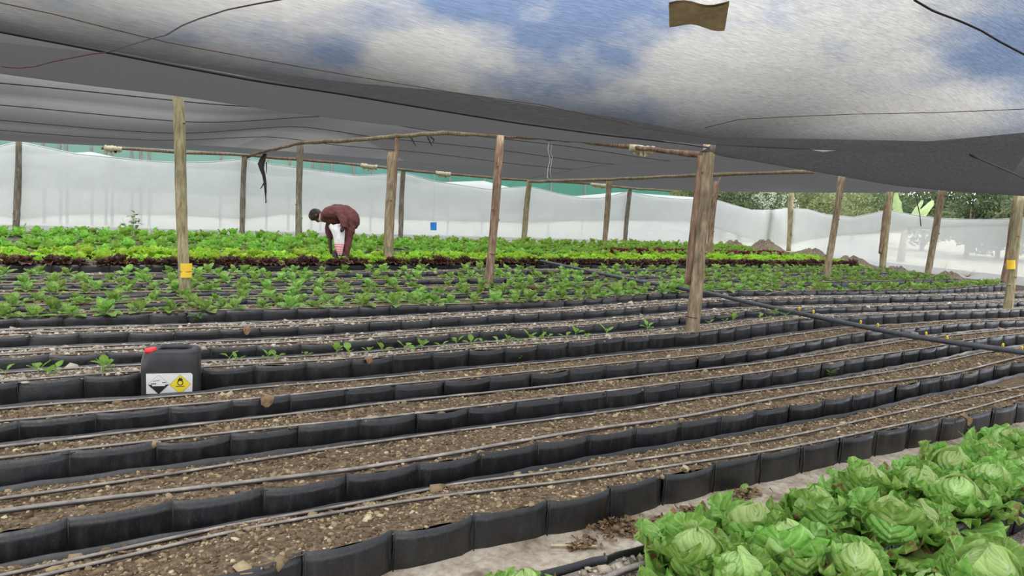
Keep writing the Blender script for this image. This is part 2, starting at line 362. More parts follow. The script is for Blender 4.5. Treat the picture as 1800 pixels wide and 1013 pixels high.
for _k in ('G1', 'G2', 'G3', 'G4', 'G5'): ZB[_k] = .125
def back(k, x):
    i = ORDER.index(k)
    if k == 'G5': return fy(k, x) + .62
    if k == 'R8': return fy(k, x) + .6
    g = GAP.get(k, .09)
    if k == 'B4': g += .08 * math.exp(-((x - CANX) / .42) ** 4)
    if k == 'R1': g = .34
    return min(fy(ORDER[i + 1], x) - g, fy(k, x) + .72)
# plastic wall panels: shared unit meshes 1 m wide, scaled to each chord
def panel_mesh(sd):
    r = random.Random(sd); mb = MB(); nx, nz_ = 7, 5
    bl = r.uniform(-.004, .013); dip = r.uniform(.002, .014); skew = r.uniform(-.01, .01)
    P = []
    for i in range(nx):
        u = i / (nx - 1); top = HB + .004 - dip * math.sin(math.pi * u)
        row = []
        for j in range(nz_):
            w = j / (nz_ - 1); y = -bl * math.sin(math.pi * u) * (.5 + .6 * math.sin(math.pi * w)) + skew * w - .006 * r.random()
            y += .016 * math.exp(-((u / .05) ** 2)) + .016 * math.exp(-(((1 - u) / .05) ** 2))
            row.append((u, y, w * top))
        row.append((u, row[-1][1] + .007, top)); row.append((u, row[-2][1] + .007, top - .05)); P.append(row)
    mb.grid(P)
    mb.tube([(.0, -.005 + .01 * r.random(), 0), (.006 * r.uniform(-1, 1), -.006, .08), (.0, -.004 + skew, HB + .008)], .0055, 5)
    return meshdata('panel', mb.v, mb.f, M['plastic'], mb.uv)
PANELS = [panel_mesh(i) for i in range(7)]
BEDLAB = dict(
 B1='nearest bare grow bed with two dusty drip tubes beside the pale fabric path', B2='second bare grow bed from the front with one thick and one thin drip tube',
 B3='third bare grow bed from the front, brown soil with a drip tube at its back', B4='fourth bare grow bed, directly in front of the black jerrycan',
 B5='grow bed of small scattered sprouts directly behind the black jerrycan', B6='gravel topped bare bed just behind the bed of scattered sprouts',
 B7='pale gravel bed just in front of the nearest row of young green lettuces', G1='nearest planted grow bed of young green lettuces, tall black front wall',
 G2='second planted bed of young green lettuces from the front', G3='third planted bed of young green lettuces from the front', G4='fourth planted bed of young green lettuces from the front',
 G5='rearmost young lettuce bed, facing the wall of the dark red lettuce bed', R1='grow bed edged with dark red lettuces in front of the stooping man',
 R2='bed of bright green lettuces just behind the stooping man', R3='second bed of full green lettuces behind the stooping man', R4='planted bed of the rear block with crimson lettuces at its right end',
 R5='fourth bed of the rear block from its back, leafy green', R6='third bed of the rear block from its back, leafy green', R7='second bed of the rear block from its back, leafy green', R8='last grow bed along the foot of the far white net')
ICO = []
def ico():
    t = (1 + 5 ** .5) / 2; v = np.array([(-1, t, 0), (1, t, 0), (-1, -t, 0), (1, -t, 0), (0, -1, t), (0, 1, t), (0, -1, -t), (0, 1, -t), (t, 0, -1), (t, 0, 1), (-t, 0, -1), (-t, 0, 1)]) / 1.9
    f = np.array([(0, 11, 5), (0, 5, 1), (0, 1, 7), (0, 7, 10), (0, 10, 11), (1, 5, 9), (5, 11, 4), (11, 10, 2), (10, 7, 6), (7, 1, 8), (3, 9, 4), (3, 4, 2), (3, 2, 6), (3, 6, 8), (3, 8, 9), (4, 9, 5), (2, 4, 11), (6, 2, 10), (8, 6, 7), (9, 8, 1)])
    return v, f
IV, IF = ico()
def pebbles(pos, size, squash=.65):
    n = len(pos); a = nrg.uniform(0, 2 * np.pi, n); b = nrg.uniform(-.5, .5, n)
    sc = np.stack([size * nrg.uniform(.7, 1.4, n), size * nrg.uniform(.6, 1.1, n), size * squash * nrg.uniform(.7, 1.2, n)], 1)
    v = IV[None] * (1 + .28 * nrg.standard_normal((n, 12, 1))) * sc[:, None]
    x = v[..., 0] * np.cos(b)[:, None] - v[..., 2] * np.sin(b)[:, None]; z = v[..., 0] * np.sin(b)[:, None] + v[..., 2] * np.cos(b)[:, None]
    X = x * np.cos(a)[:, None] - v[..., 1] * np.sin(a)[:, None]; Y = x * np.sin(a)[:, None] + v[..., 1] * np.cos(a)[:, None]
    W = np.stack([X, Y, z], -1) + pos[:, None]
    t = np.repeat(np.clip(nrg.beta(1.6, 2.2, n), 0, 1), 12)
    return W.reshape(-1, 3), (IF[None] + 12 * np.arange(n)[:, None, None]).reshape(-1, 3), t
def hump(x, y): return .006 * math.sin(7 * x + 3 * y) + .005 * math.sin(13 * x - 11 * y) + .004 * math.sin(31 * x + 23 * y)
def soil_z(k, x, y):
    f, b = fy(k, x), back(k, x); w = (y - f) / max(.05, b - f)
    return HB - .012 + (ZB.get(k, HB - .01) - .014 - HB + .012) * w + hump(x, y) * .8 + .012 * math.sin(math.pi * min(1, max(0, w)))
NPEB = dict(B1=(15000, .0068), B2=(12000, .0072), B3=(10000, .0078), B4=(9000, .008), B5=(9000, .0085), B6=(9000, .0095), B7=(9000, .0105), G1=(2500, .014), G2=(1500, .014), G3=(1500, .014), G4=(1200, .015), G5=(1200, .015))
BED = {}
for k in ORDER:
    x0, x1 = XR[k]
    bed = thing('grow_bed', BEDLAB[k], 'garden bed', (x0, fy(k, x0), 0), 'long grow beds walled with black plastic'); BED[k] = bed
    ox, oy = x0, fy(k, x0)
    # soil
    st = .06 if k in ('B1', 'B2', 'B3', 'B4') else .14
    xs = np.arange(x0, x1 + .001, st); mb = MB()
    mb.grid([[(x - ox, fy(k, x) + .012 + (back(k, x) - fy(k, x) - .018) * w - oy, soil_z(k, x, fy(k, x) + (back(k, x) - fy(k, x)) * w)) for w in np.linspace(0, 1, 10)] for x in xs])
    mb.build('soil', M['soil'], bed)
    # front wall panels
    x = x0 + (.0 if k != 'B1' else .30); pw = .365
    if k == 'B1': x = 1.17 - 5 * pw
    seams = []
    while x < x1:
        seams.append(x); x += pw * rnd.uniform(.96, 1.04) if k != 'B1' else pw
    seams.append(x)
    if k[0] == 'R' and k != 'R1':
        mb = MB(); mb.grid([[(x - ox, fy(k, x) - oy, 0), (x - ox, fy(k, x) - oy - .01, HB * .5), (x - ox, fy(k, x) - oy, HB), (x - ox, fy(k, x) - oy + .01, HB - .02)] for x in np.arange(x0, x1, .18)])
        mb.build('front_wall', M['plastic'], bed)
    else:
        for a, b in zip(seams[:-1], seams[1:]):
            ya, yb = fy(k, a), fy(k, b)
            o = ob('panel', PANELS[rnd.randrange(7)], bed, (a - ox, ya - oy, 0))
            o.rotation_euler = (rnd.uniform(-.05, .03), 0, math.atan2(yb - ya, b - a)); o.scale = (math.hypot(b - a, yb - ya), 1, rnd.uniform(.97, 1.03))
    # back wall, a low scalloped lip over the soil
    mb = MB(); P = []
    for x in np.arange(x0, x1, .09):
        y = back(k, x) - oy; t = ZB.get(k, HB - .01) + .016 - .008 * abs(math.sin(math.pi * x / pw))
        P.append([(x - ox, y - .004, t - .07), (x - ox, y - .004, t), (x - ox, y + .004, t), (x - ox, y + .006, 0)])
    mb.grid(P); mb.build('back_wall', M['plastic'], bed)
    if k in ('R1', 'G5') or k[0] == 'B' or k[0] == 'G':
        mb = MB()
        for xe in (x1,):
            mb.grid([[(xe - ox, fy(k, xe) - oy + (back(k, xe) - fy(k, xe)) * w, z) for z in (0, HB)] for w in (0, .5, 1)])
        mb.build('end_wall', M['plastic'], bed)
    if k in NPEB:
        N, sz = NPEB[k]
        e = nrg.random(N); xs = x0 + (x1 - x0) * (e ** 1.5); w = nrg.random(N)
        if k == 'B1':
            q = N // 9; w[:q] = nrg.uniform(.86, .99, q); xs[:q] = nrg.uniform(-.4, 2.2, q); xs = np.clip(xs, x0, 7)
        ys = np.array([fy(k, a) + .014 + (back(k, a) - fy(k, a) - .024) * b for a, b in zip(xs, w)])
        zs = np.array([soil_z(k, a, b) for a, b in zip(xs, ys)]) + .001
        size = sz * nrg.lognormal(0, .46, N)
        Vv, Ff, T = pebbles(np.stack([xs - ox, ys - oy, zs], 1), size)
        if k in ('B6', 'B7', 'B5'): T = np.clip(T + .1, 0, 1)
        stuff(ob('gravel', fastmesh('gravel', Vv, Ff, M['pebble_grey' if k in ('B6', 'B7', 'B5') else 'pebble'], True, T), bed))

# drip tubes: things that lie on the beds
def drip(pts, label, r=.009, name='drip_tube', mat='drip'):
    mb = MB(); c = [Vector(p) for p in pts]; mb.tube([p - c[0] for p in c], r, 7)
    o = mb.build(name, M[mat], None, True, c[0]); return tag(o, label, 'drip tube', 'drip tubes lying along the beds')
def resample(P, n):
    P = np.asarray(P, float); s = np.r_[0, np.cumsum(np.linalg.norm(np.diff(P, axis=0), axis=1))]; t = np.linspace(0, s[-1], n)
    return np.stack([np.interp(t, s, P[:, i]) for i in range(3)], 1)
def traced(k, px, r):
    P = []
    for x, y in px:
        z = HB
        for _ in range(4): q = G(x, y, z); z = soil_z(k, q[0], q[1]) + r
        P.append(q)
    P = np.array(P); X = np.arange(max(XR[k][0], P[0, 0] - 1.5), XR[k][1], .08); Y = np.interp(X, P[:, 0], P[:, 1])
    Y = np.convolve(np.pad(Y, 5, mode='edge'), np.ones(11) / 11, 'valid'); out = []
    for x, y in zip(X, Y):
        y = min(max(y, fy(k, x) + .02), back(k, x) - .02); out.append((x, y, soil_z(k, x, y) - hump(x, y) * .8 + r * .9 + .006))
    return out
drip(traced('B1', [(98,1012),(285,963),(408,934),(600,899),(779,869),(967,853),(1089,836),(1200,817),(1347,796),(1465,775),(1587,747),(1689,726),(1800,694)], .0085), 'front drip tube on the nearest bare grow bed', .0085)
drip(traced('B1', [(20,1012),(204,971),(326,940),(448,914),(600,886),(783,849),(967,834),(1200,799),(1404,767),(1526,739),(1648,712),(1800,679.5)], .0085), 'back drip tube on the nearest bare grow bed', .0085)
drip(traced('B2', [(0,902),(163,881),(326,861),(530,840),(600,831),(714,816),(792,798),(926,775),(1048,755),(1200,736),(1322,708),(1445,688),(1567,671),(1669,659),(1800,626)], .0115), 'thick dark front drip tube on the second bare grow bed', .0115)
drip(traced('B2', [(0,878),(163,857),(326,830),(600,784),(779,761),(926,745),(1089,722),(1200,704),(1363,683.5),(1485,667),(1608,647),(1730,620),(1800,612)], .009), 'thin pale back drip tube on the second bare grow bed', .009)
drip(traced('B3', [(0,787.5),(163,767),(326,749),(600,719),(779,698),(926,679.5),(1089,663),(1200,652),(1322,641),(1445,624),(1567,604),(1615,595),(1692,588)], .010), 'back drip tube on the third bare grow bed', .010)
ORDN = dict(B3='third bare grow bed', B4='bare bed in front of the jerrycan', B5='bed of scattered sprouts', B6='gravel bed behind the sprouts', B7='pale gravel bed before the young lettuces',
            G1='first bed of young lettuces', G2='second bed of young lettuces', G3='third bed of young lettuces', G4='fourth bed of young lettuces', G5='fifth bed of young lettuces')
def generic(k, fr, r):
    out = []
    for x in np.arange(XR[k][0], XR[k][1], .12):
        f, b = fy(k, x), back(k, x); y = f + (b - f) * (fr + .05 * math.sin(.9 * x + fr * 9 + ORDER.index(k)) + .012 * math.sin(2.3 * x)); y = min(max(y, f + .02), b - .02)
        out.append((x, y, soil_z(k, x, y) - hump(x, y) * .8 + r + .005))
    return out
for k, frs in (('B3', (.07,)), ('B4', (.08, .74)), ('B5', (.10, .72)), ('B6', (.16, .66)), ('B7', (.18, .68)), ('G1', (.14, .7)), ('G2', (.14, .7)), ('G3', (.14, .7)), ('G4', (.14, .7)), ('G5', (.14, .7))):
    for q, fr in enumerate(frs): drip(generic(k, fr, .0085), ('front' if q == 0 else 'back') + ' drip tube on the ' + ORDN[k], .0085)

# ------------------------------------------------------------------ leaves and plants
def leaf(L, W, e0, e1, nu=6, nv=5, cup=.25, ruf=.0, fr=3, jag=0., shape=.62, twist=0., seed=0, stalk=0.):
    """grid leaf growing from the origin along +x, z up; e0 -> e1 elevation along its length"""
    r = random.Random(seed); P, uv = [], []; x = z = 0.0; ph = r.uniform(0, 6); ph2 = r.uniform(0, 6)
    for i in range(nu):
        t = i / (nu - 1); e = e0 + (e1 - e0) * t ** 1.2
        if i: x += L / (nu - 1) * math.cos(e); z += L / (nu - 1) * math.sin(e)
        tt = max(0, (t - stalk) / (1 - stalk))
        w = W * (max(.10, math.sin(math.pi * min(1, tt) ** shape * .86 + .05)) if tt > 0 else .10)
        if t == 1: w *= .72
        nx, nz2 = -math.sin(e), math.cos(e); row = []
        for j in range(nv):
            s = -1 + 2 * j / (nv - 1); ed = abs(s) ** 2
            h = cup * w * ed + ruf * ed * math.sin(fr * 6.28 * t + ph + (1.7 if s > 0 else 0)) + ruf * .5 * t * math.sin(5 * s + ph2)
            ww = w * (1 + jag * ed * (.34 * math.sin(fr * 9.1 * t + ph + s * 1.3) + .22 * math.sin(fr * 17 * t + ph2) + .22 * (r.random() - .5))); dx = (jag * .12 * W * (r.random() - .5) + (-.10 * W * s * s if i == nu - 1 else 0))
            y = ww * s
            y, h = y * math.cos(twist * t) - h * math.sin(twist * t), y * math.sin(twist * t) + h * math.cos(twist * t)
            row.append((x + h * nx + dx * math.cos(e), y, z + h * nz2 + dx * math.sin(e)))
        P.append(row)
    f = [(i * nv + j, (i + 1) * nv + j, (i + 1) * nv + j + 1, i * nv + j + 1) for i in range(nu - 1) for j in range(nv - 1)]
    uv = [(i / (nu - 1), j / (nv - 1)) for i in range(nu) for j in range(nv)]
    return np.array(P).reshape(-1, 3), f, uv
def rotz(v, a, off=(0, 0, 0)):
    c, s = math.cos(a), math.sin(a); return np.stack([v[:, 0] * c - v[:, 1] * s + off[0], v[:, 0] * s + v[:, 1] * c + off[1], v[:, 2] + off[2]], 1)
def rosette(name, mat, sd, rings, nu=5, nv=4, **kw):
    """rings of leaves: (count, length, width, elev0, elev1)"""
    r = random.Random(sd); mb = MB()
    for (c, L, W, e0, e1) in rings:
        a0 = r.uniform(0, 6.28)
        for i in range(c):
            s = r.uniform(.78, 1.2); v, f, uv = leaf(L * s, W * s, e0 + r.uniform(-.2, .2), e1 + r.uniform(-.3, .25), nu, nv, seed=r.randrange(10 ** 6), **kw)
            mb.add(rotz(v, a0 + 6.283 * i / c + r.uniform(-.3, .3), (0, 0, .004)), f, uv)
    return meshdata(name, mb.v, mb.f, mat, mb.uv)
YOUNG = [rosette('young_lettuce', M['young'], i, [(4 + i % 3, .125, .046, .45, .0), (4, .125, .042, 1.1, .75), (2, .09, .03, 1.4, 1.25)][:3 if i % 4 else 2], cup=.3, ruf=.006, stalk=.25) for i in range(7)]
BRIGHT = [rosette('curly_lettuce', M['bright'], 40 + i, [(7, .17, .075, .45, .15), (7, .15, .07, .95, .7), (6, .12, .06, 1.3, 1.2)], 5, 5, cup=.35, ruf=.02, fr=2, jag=.3) for i in range(5)]
GREEN = [rosette('leaf_lettuce', M['green'], 70 + i, [(5, .16, .055, .5, .1), (5, .16, .052, 1.05, .7), (3, .13, .045, 1.4, 1.3)], cup=.3, ruf=.012, jag=.2) for i in range(5)]
RED = [rosette('red_lettuce', M['redleaf'], 90 + i, [(7, .14, .06, .35, .0), (7, .12, .055, .85, .6), (4, .09, .045, 1.3, 1.2)], 5, 5, cup=.3, ruf=.02, fr=2, jag=.3) for i in range(4)]
CRIM = [rosette('crimson_lettuce', M['crimson'], 110 + i, [(7, .17, .07, .5, .1), (7, .15, .06, 1.0, .7), (4, .11, .05, 1.3, 1.2)], 5, 5, cup=.3, ruf=.02, fr=2, jag=.3) for i in range(4)]
PL = []     # (kind, meshes, x, y, z, scale, label, group, category)
POSTXY = []
def row(k, w, spacing, kind, meshes, lab, grp, x0=None, x1=None, gap=0., s=(.85, 1.15), jit=.06, xs=None):
    x = XR[k][0] + .7 if x0 is None else x0; x1 = XR[k][1] - .15 if x1 is None else x1
    X = []
    if xs: X = list(xs); x = max(X) + spacing
    while x < x1: X.append(x + rnd.uniform(-jit, jit)); x += spacing * rnd.uniform(.85, 1.15)
    for q in X:
        if q > x1 or (not xs and rnd.random() < gap): continue
        f, b = fy(k, q), back(k, q); y = f + (b - f) * (w + rnd.uniform(-.05, .05))
        PL.append((kind, meshes, q, y, soil_z(k, q, y) - .004, rnd.uniform(*s), lab, grp))
g1px = [4, 57, 124, 184, 248, 303, 361, 414, 465, 511, 558, 596, 640, 692, 735, 767, 794, 833, 867, 905, 933, 967, 992]
g1x = [float(PY(q, 545 - q * .016, 8.05)[0]) for q in g1px]
W5 = ('first', 'second', 'third', 'fourth', 'fifth')
for i, k in enumerate(('G1', 'G2', 'G3', 'G4', 'G5')):
    for q, wv_ in ((0, .22), (1, .72)):
        row(k, wv_, .33 if i else .31, 'young_lettuce', YOUNG, 'young lettuce in %s row of %s young bed' % (('front', 'back')[q], W5[i]),
            'young lettuces, %s row of %s bed' % (('front', 'back')[q], W5[i]), gap=(.12 if q == 0 else .30), s=(.95, 1.4) if i == 0 else (.8, 1.3), xs=(g1x if i == 0 and q == 0 else None))
row('R1', .14, .235, 'red_lettuce', RED, 'dark red lettuce of the front red row', 'dark red lettuces', s=(1.0, 1.4))
row('R1', .66, .27, 'curly_lettuce', BRIGHT, 'bright lettuce just behind the red row', 'bright lettuces behind the red row', gap=.05, s=(.85, 1.15))
row('R2', .2, .29, 'curly_lettuce', BRIGHT, 'bright lettuce in front row behind the man', 'bright lettuces behind the man, front row', s=(.9, 1.25))
row('R2', .72, .3, 'curly_lettuce', BRIGHT, 'bright lettuce in second row behind the man', 'bright lettuces behind the man, back row', s=(.9, 1.2), gap=.1)
for i, k in enumerate(('R3', 'R4', 'R5', 'R6', 'R7', 'R8')):
    for q, wv_ in ((0, .22), (1, .74)):
        xe = XR[k][1] - .15
        if k in ('R4',) :
            xe = 13.0
            row(k, wv_, .25, 'crimson_lettuce', CRIM, 'crimson lettuce in %s line of the far right strip' % (('front', 'back')[q]), 'crimson lettuces, %s line' % (('front', 'back')[q]), x0=13.1, x1=20.5, s=(.95, 1.25))
        row(k, wv_, .33, 'leaf_lettuce', GREEN, 'green lettuce, %s row of %s rear block bed' % (('front', 'back')[q], ('third', 'fourth', 'fifth', 'sixth', 'seventh', 'last')[i]),
            'rear block lettuces, bed %s %s row' % (('three', 'four', 'five', 'six', 'seven', 'eight')[i], ('front', 'back')[q]), x1=xe, gap=.16, s=(.8, 1.3))
def ordinal(n):
    o = ['first', 'second', 'third', 'fourth', 'fifth', 'sixth', 'seventh', 'eighth', 'ninth', 'tenth', 'eleventh', 'twelfth', 'thirteenth', 'fourteenth', 'fifteenth', 'sixteenth', 'seventeenth', 'eighteenth', 'nineteenth']
    if n < 20: return o[n - 1]
    t, u = divmod(n, 10); T = {2: 'twent', 3: 'thirt', 4: 'fort', 5: 'fift', 6: 'sixt', 7: 'sevent', 8: 'eight'}[t]; return T + ('ieth' if u == 0 else 'y-' + o[u - 1])
MARKS = [(-99, 'the left frame edge'), (327, 'the greenish post'), (683, 'the short split post'), (865, 'the reddish post'), (1222, 'the thickest post'), (1462, 'the leaning pale post'), (1640, 'the rear leaning post')]
def pixel_x(P): d = np.array(P) - CP; return float(900 + FPX * (d @ RT) / (d @ FW))
def place_plants():
    global PL
    PL = [p for p in PL if p[2] > -1.2 and -30 < pixel_x(p[2:5]) < 1830]
    rows = {}
    for p in PL: rows.setdefault(p[6], []).append(p)
    new = []
    for lab, L in rows.items():
        L.sort(key=lambda p: pixel_x(p[2:5])); cnt = {}
        for p in L:
            m = [k for k in MARKS if k[0] <= pixel_x(p[2:5])][-1][1]; cnt[m] = cnt.get(m, 0) + 1
            new.append(p[:6] + ('%s, %s right of %s' % (lab, ordinal(cnt[m]), m),) + p[7:])
    PL = new
    by = {}
    for p in PL: by.setdefault(p[0], []).append(p)
    for kind, L in by.items():
        def size_in_view(p):
            d = np.array(p[2:5]) - CP; z = d @ FW; u = abs(FPX * (d @ RT) / z) if z > 0 else 9999
            return z if u < 915 else z + 1000
        L.sort(key=size_in_view); rest = MB()
        for i, (kd, ms, x, y, z, s, lab, grp) in enumerate(L):
            if kind == 'young_lettuce' and any(math.hypot(x - a, y - b) < .14 for a, b in POSTXY): continue
            me = ms[rnd.randrange(len(ms))]; a = rnd.uniform(0, 6.28); s = s * (1.0 if kind == 'young_lettuce' else 1.12)
            if i < 296:
                o = ob(kind, me, None, (x, y, z)); o.rotation_euler = (rnd.uniform(-.1, .1), rnd.uniform(-.1, .1), a); o.scale = (s, s, s * rnd.uniform(.85, 1.15)); tag(o, lab, 'lettuce', grp)
            else:
                co = np.zeros(len(me.vertices) * 3, np.float32); me.vertices.foreach_get('co', co); co = rotz(co.reshape(-1, 3) * s, a, (x, y, z))
                ul = np.zeros(len(me.loops) * 2, np.float32); me.uv_layers[0].data.foreach_get('uv', ul); ul = ul.reshape(-1, 2)
                uv = np.zeros((len(me.vertices), 2)); li = np.zeros(len(me.loops), np.int32); me.loops.foreach_get('vertex_index', li); uv[li] = ul
                rest.add(co, [tuple(q.vertices) for q in me.polygons], uv)
        if rest.v:
            o = rest.build(kind, L[0][1][0].materials[0]); tag(o, {'young_lettuce': 'the remaining small young lettuces at the far ends of their beds', 'leaf_lettuce': 'mass of green lettuces in the far rows before the white net', 'curly_lettuce': 'remaining bright curly lettuces at the far right'}.get(kind, 'remaining lettuces farthest away'), 'lettuces', None, 'stuff')

# ------------------------------------------------------------------ posts
def post(name, base, top, w0, w1, mat, label, Y=None, dep=None, bend=.012, parent_ok=False, knots=3, n=12, group='round wooden roof posts'):
    if Y is None and dep is None: b = G(*base); dd = depth(b); t = D(top[0], top[1], dd)
    elif Y is not None: b = PY(base[0], base[1], Y); t = PY(top[0], top[1], Y); dd = depth(b); b[2] = 0
    else: b = D(base[0], base[1], dep); t = D(top[0], top[1], dep); dd = dep
    r0, r1 = w0 * dd / FPX / 2, w1 * dd / FPX / 2
    s = rnd.randrange(10 ** 6); r = random.Random(s); mb = MB(); b2, t2 = Vector(b), Vector(t); ax = t2 - b2; k = 16; pts, rad = [], []
    ph = r.uniform(0, 6)
    for i in range(k):
        u = i / (k - 1); o = Vector((math.sin(ph + 3.2 * u), math.cos(ph * 1.7 + 2.6 * u), 0)) * bend * math.sin(math.pi * u)
        pts.append(ax * u + o - (Vector((0, 0, .06)) if i == 0 and dep is None else Vector())); rad.append((r0 + (r1 - r0) * u) * r.uniform(.955, 1.045))
    mb.tube(pts, rad, n)
    for j, q in enumerate(mb.v):                                    # uneven, slightly flattened section
        i, a = divmod(j, n); f = 1 + .05 * math.sin(2.1 * a + i * .35 + ph) + r.uniform(-.03, .03)
        mb.v[j] = tuple(pts[i] + (Vector(q) - pts[i]) * f)
    for _ in range(knots):
        u = r.uniform(.15, .9); a = r.uniform(0, 6.28); i = int(u * (k - 1)); c = pts[i] + Vector((math.cos(a), math.sin(a), 0)) * rad[i] * .92
        mb.tube([c - Vector((math.cos(a), math.sin(a), 0)) * .02, c + Vector((math.cos(a), math.sin(a), .3)) * .022], [rad[i] * .42, rad[i] * .2], 6)
    POSTXY.append((b[0], b[1]))
    return mb, b2, dd, label, mat, group
def put_post(*a, parts=(), **kw):
    mb, b, dd, label, mat, group = post(*a, **kw)
    if not parts:
        return tag(mb.build('wooden_post', M[mat], None, True, b), label, 'post', group)
    e = thing('wooden_post', label, 'post', b, group); mb.build('trunk', M[mat], e)
    for (nm, bp, tp, wa, wb, mt, dz) in parts:
        m2, b2, d2, *_ = post(nm, bp, tp, wa, wb, mt, '', dep=dd + dz, bend=.004, knots=1); POSTXY.pop()
        m2.build(nm, M[mt], e, True, b2 - b)
    return e
put_post('p', (327, 541), (313, 166), 20, 18, 'wood_green', 'greenish round post with a yellow sticky sheet, left of the stooping man')
put_post('p', (857, 518), (880, 237), 15, 14, 'wood_red', 'reddish brown leaning post standing in the young lettuces, tied with wire', knots=5)
put_post('p', (682, 476), (689, 268), 16, 15, 'wood', 'short split post with a thin pole fixed beside it, right of the stooping man', parts=[('extension_pole', (687, 440), (698, 243), 8, 7, 'wood_red', .06)])
put_post('p', (1214, 609), (1246, 254), 25, 19, 'wood', 'thickest nearest post built of several split poles, right of centre', parts=[('brace_pole', (1209, 500), (1233, 274), 13, 13, 'wood_red', .02), ('side_pole', (1236, 440), (1253, 254), 9, 10, 'wood_green', .08)])
put_post('p', (1770, 558), (1792, 343), 15, 15, 'wood_green', 'leaning post with a yellow sticky sheet at the right edge of the beds')
put_post('p', (1450, 501), (1480, 309), 12, 11, 'wood', 'leaning pale post in the young lettuces with a dark ring halfway up')
put_post('p', (1628, 499), (1656, 333), 11, 12, 'wood', 'leaning pale post at the right rear of the young lettuces')
put_post('p', (1245, 466), (1259, 319), 10, 10, 'wood_red', 'rough post just behind the thickest post, at the dark red lettuce bed', parts=[('extension_pole', (1258, 335), (1267, 307), 4, 4, 'wood_grey', .03)])
put_post('p', (525, 432), (528, 252), 11, 11, 'wood_grey', 'grey knotted post directly left of the stooping man', knots=5)
put_post('p', (28, 408), (33, 249), 11, 10, 'wood_grey', 'dark grey knotted post at the left end of the far white net', Y=21.6, knots=5)
put_post('p', (425, 413), (430, 275), 9, 9, 'wood_grey', 'grey post under the end of the crooked rail, far white net behind', Y=21.6)
put_post('p', (704, 416), (709, 299), 8, 9, 'wood_grey', 'dark thin post right behind the short split post', Y=21.6)
put_post('p', (920, 430), (931, 317), 9, 10, 'wood_green', 'leaning greenish post at the corner of two roof rails, far net', Y=21.5)
put_post('p', (1062, 437), (1071, 317), 9, 10, 'wood', 'pale leaning post under the far right roof rail', Y=20.9)
put_post('p', (1098, 434), (1107, 333), 7, 8, 'wood_grey', 'thin dark post with the white net peaking at it', Y=21.6)
put_post('p', (1386, 440), (1391, 340), 8, 9, 'wood_green', 'greenish post at the far right corner beside the mulch heap')
put_post('p', (1551, 474), (1564, 338), 11, 11, 'wood_green', 'double post at the right net wall in front of the banana plant', parts=[('brace_pole', (1547, 446), (1558, 358), 6, 7, 'wood_red', -.08)])
put_post('p', (1764, 500), (1789, 344), 12, 12, 'wood_red', 'reddish post at the right net wall beside the yellow tagged post')

# rails under the roof
def rail(pts, r, label, mat='wood', world=False):
    P = resample(np.array(pts) if world else np.array([D(*q) for q in pts]), 22); mb = MB(); rr = random.Random(len(label))
    c = P[0]; Q = [Vector(p - c) + Vector((0, 0, rr.uniform(-.012, .012))) for p in P]
    mb.tube(Q, [r * rr.uniform(.8, 1.15) for _ in Q], 8); return tag(mb.build('roof_rail', M[mat], None, True, c), label, 'rail', 'rough pole rails under the shade net')
rail([(420, 281, 20.9), (432, 277, 20.8), (460, 267, 20), (500, 258, 18.9), (528, 251.5, 18.3), (600, 248, 16.6), (664, 244, 14.9)], .042, 'crooked pole rail rising over the post left of the stooping man', 'wood_red')
rail([(628, 246, 15.6), (700, 238.5, 14.2), (780, 234.5, 12.9), (830, 235, 12.2), (884, 237.5, 11.6)], .04, 'pale peeled pole rail over the short split post', 'wood')
rail([(882, 239, 11.7), (970, 243.5, 10.7), (1060, 252, 9.7), (1110, 259, 9.2), (1180, 266, 8.6), (1242, 272, 8.25)], .033, 'dark pole rail wrapped with a rag running to the thickest post', 'wood_red')
rail([tuple(PY(x, y, 21.55)) for x, y in [(178, 260), (300, 267), (430, 273), (560, 283.5), (640, 291.5), (700, 298), (790, 307), (932, 318)]], .04, 'long thin pole rail along the top of the far net, left part', 'wood_red', True)
rail([tuple(PY(x, y, 21.5)) for x, y in [(990, 319.5), (1030, 322), (1070, 327), (1108, 331), (1180, 336)]], .04, 'short pole rail along the top of the far net, wrapped in pale rag', 'wood', True)
rail([(930, 319.5, 25.3), (1063, 316, 22.9), (1200, 309, 19.7), (1300, 305, 18), (1432, 302, 16.4)], .045, 'straight pole rail crossing behind the thickest post', 'wood')

# ------------------------------------------------------------------ shade nets of the roof
def sheet(name, P, mat, label, cat='shade net', group=None, origin=None):
    P = np.asarray(P, float); c = P[0, 0].copy(); mb = MB(); mb.grid(P - c); o = mb.build(name, M[mat], None, True, c); return tag(o, label, cat, group)
cordpx = [(0,53),(150,82),(300,112),(450,140),(600,163),(730,185),(900,213),(1050,234),(1200,251),(1245,258)]
CORD = np.array([PY(x, y, 5.8) for x, y in cordpx])
E1 = list(CORD) + [PY(x, y, Y) for x, y, Y in [(1350, 262, 5.2), (1500, 265.5, 4.7), (1650, 268, 4.2), (1800, 270, 3.7), (1950, 275, 3.2)]]
E1 = np.array(E1); E1 = np.vstack([E1[0] + (E1[0] - E1[1]) * 9, E1]); E1 = np.vstack([E1, E1[-1] + np.array([6, -.9, .2])]); E1 = resample(E1, 110); E1 = np.stack([np.convolve(np.pad(E1[:, c], 5, mode='reflect', reflect_type='odd'), np.ones(11) / 11, 'valid') for c in range(3)], 1)
us = np.array([0, .12, .3, .5, .75, 1, 1.3, 1.7, 2.1, 2.6, 3.1, 3.7, 4.4, 5.2, 6.2, 7.5, 9, 11, 13])
def zf_(x): return 1 - .62 * min(1, max(0, (x - 4.5) / 3.5)) ** 1.5
def za(u): return -.085 * u + .062 * u * u if u < 3.6 else (-.085 * 3.6 + .062 * 3.6 ** 2) + .36 * (1 - math.exp(-(u - 3.6)))
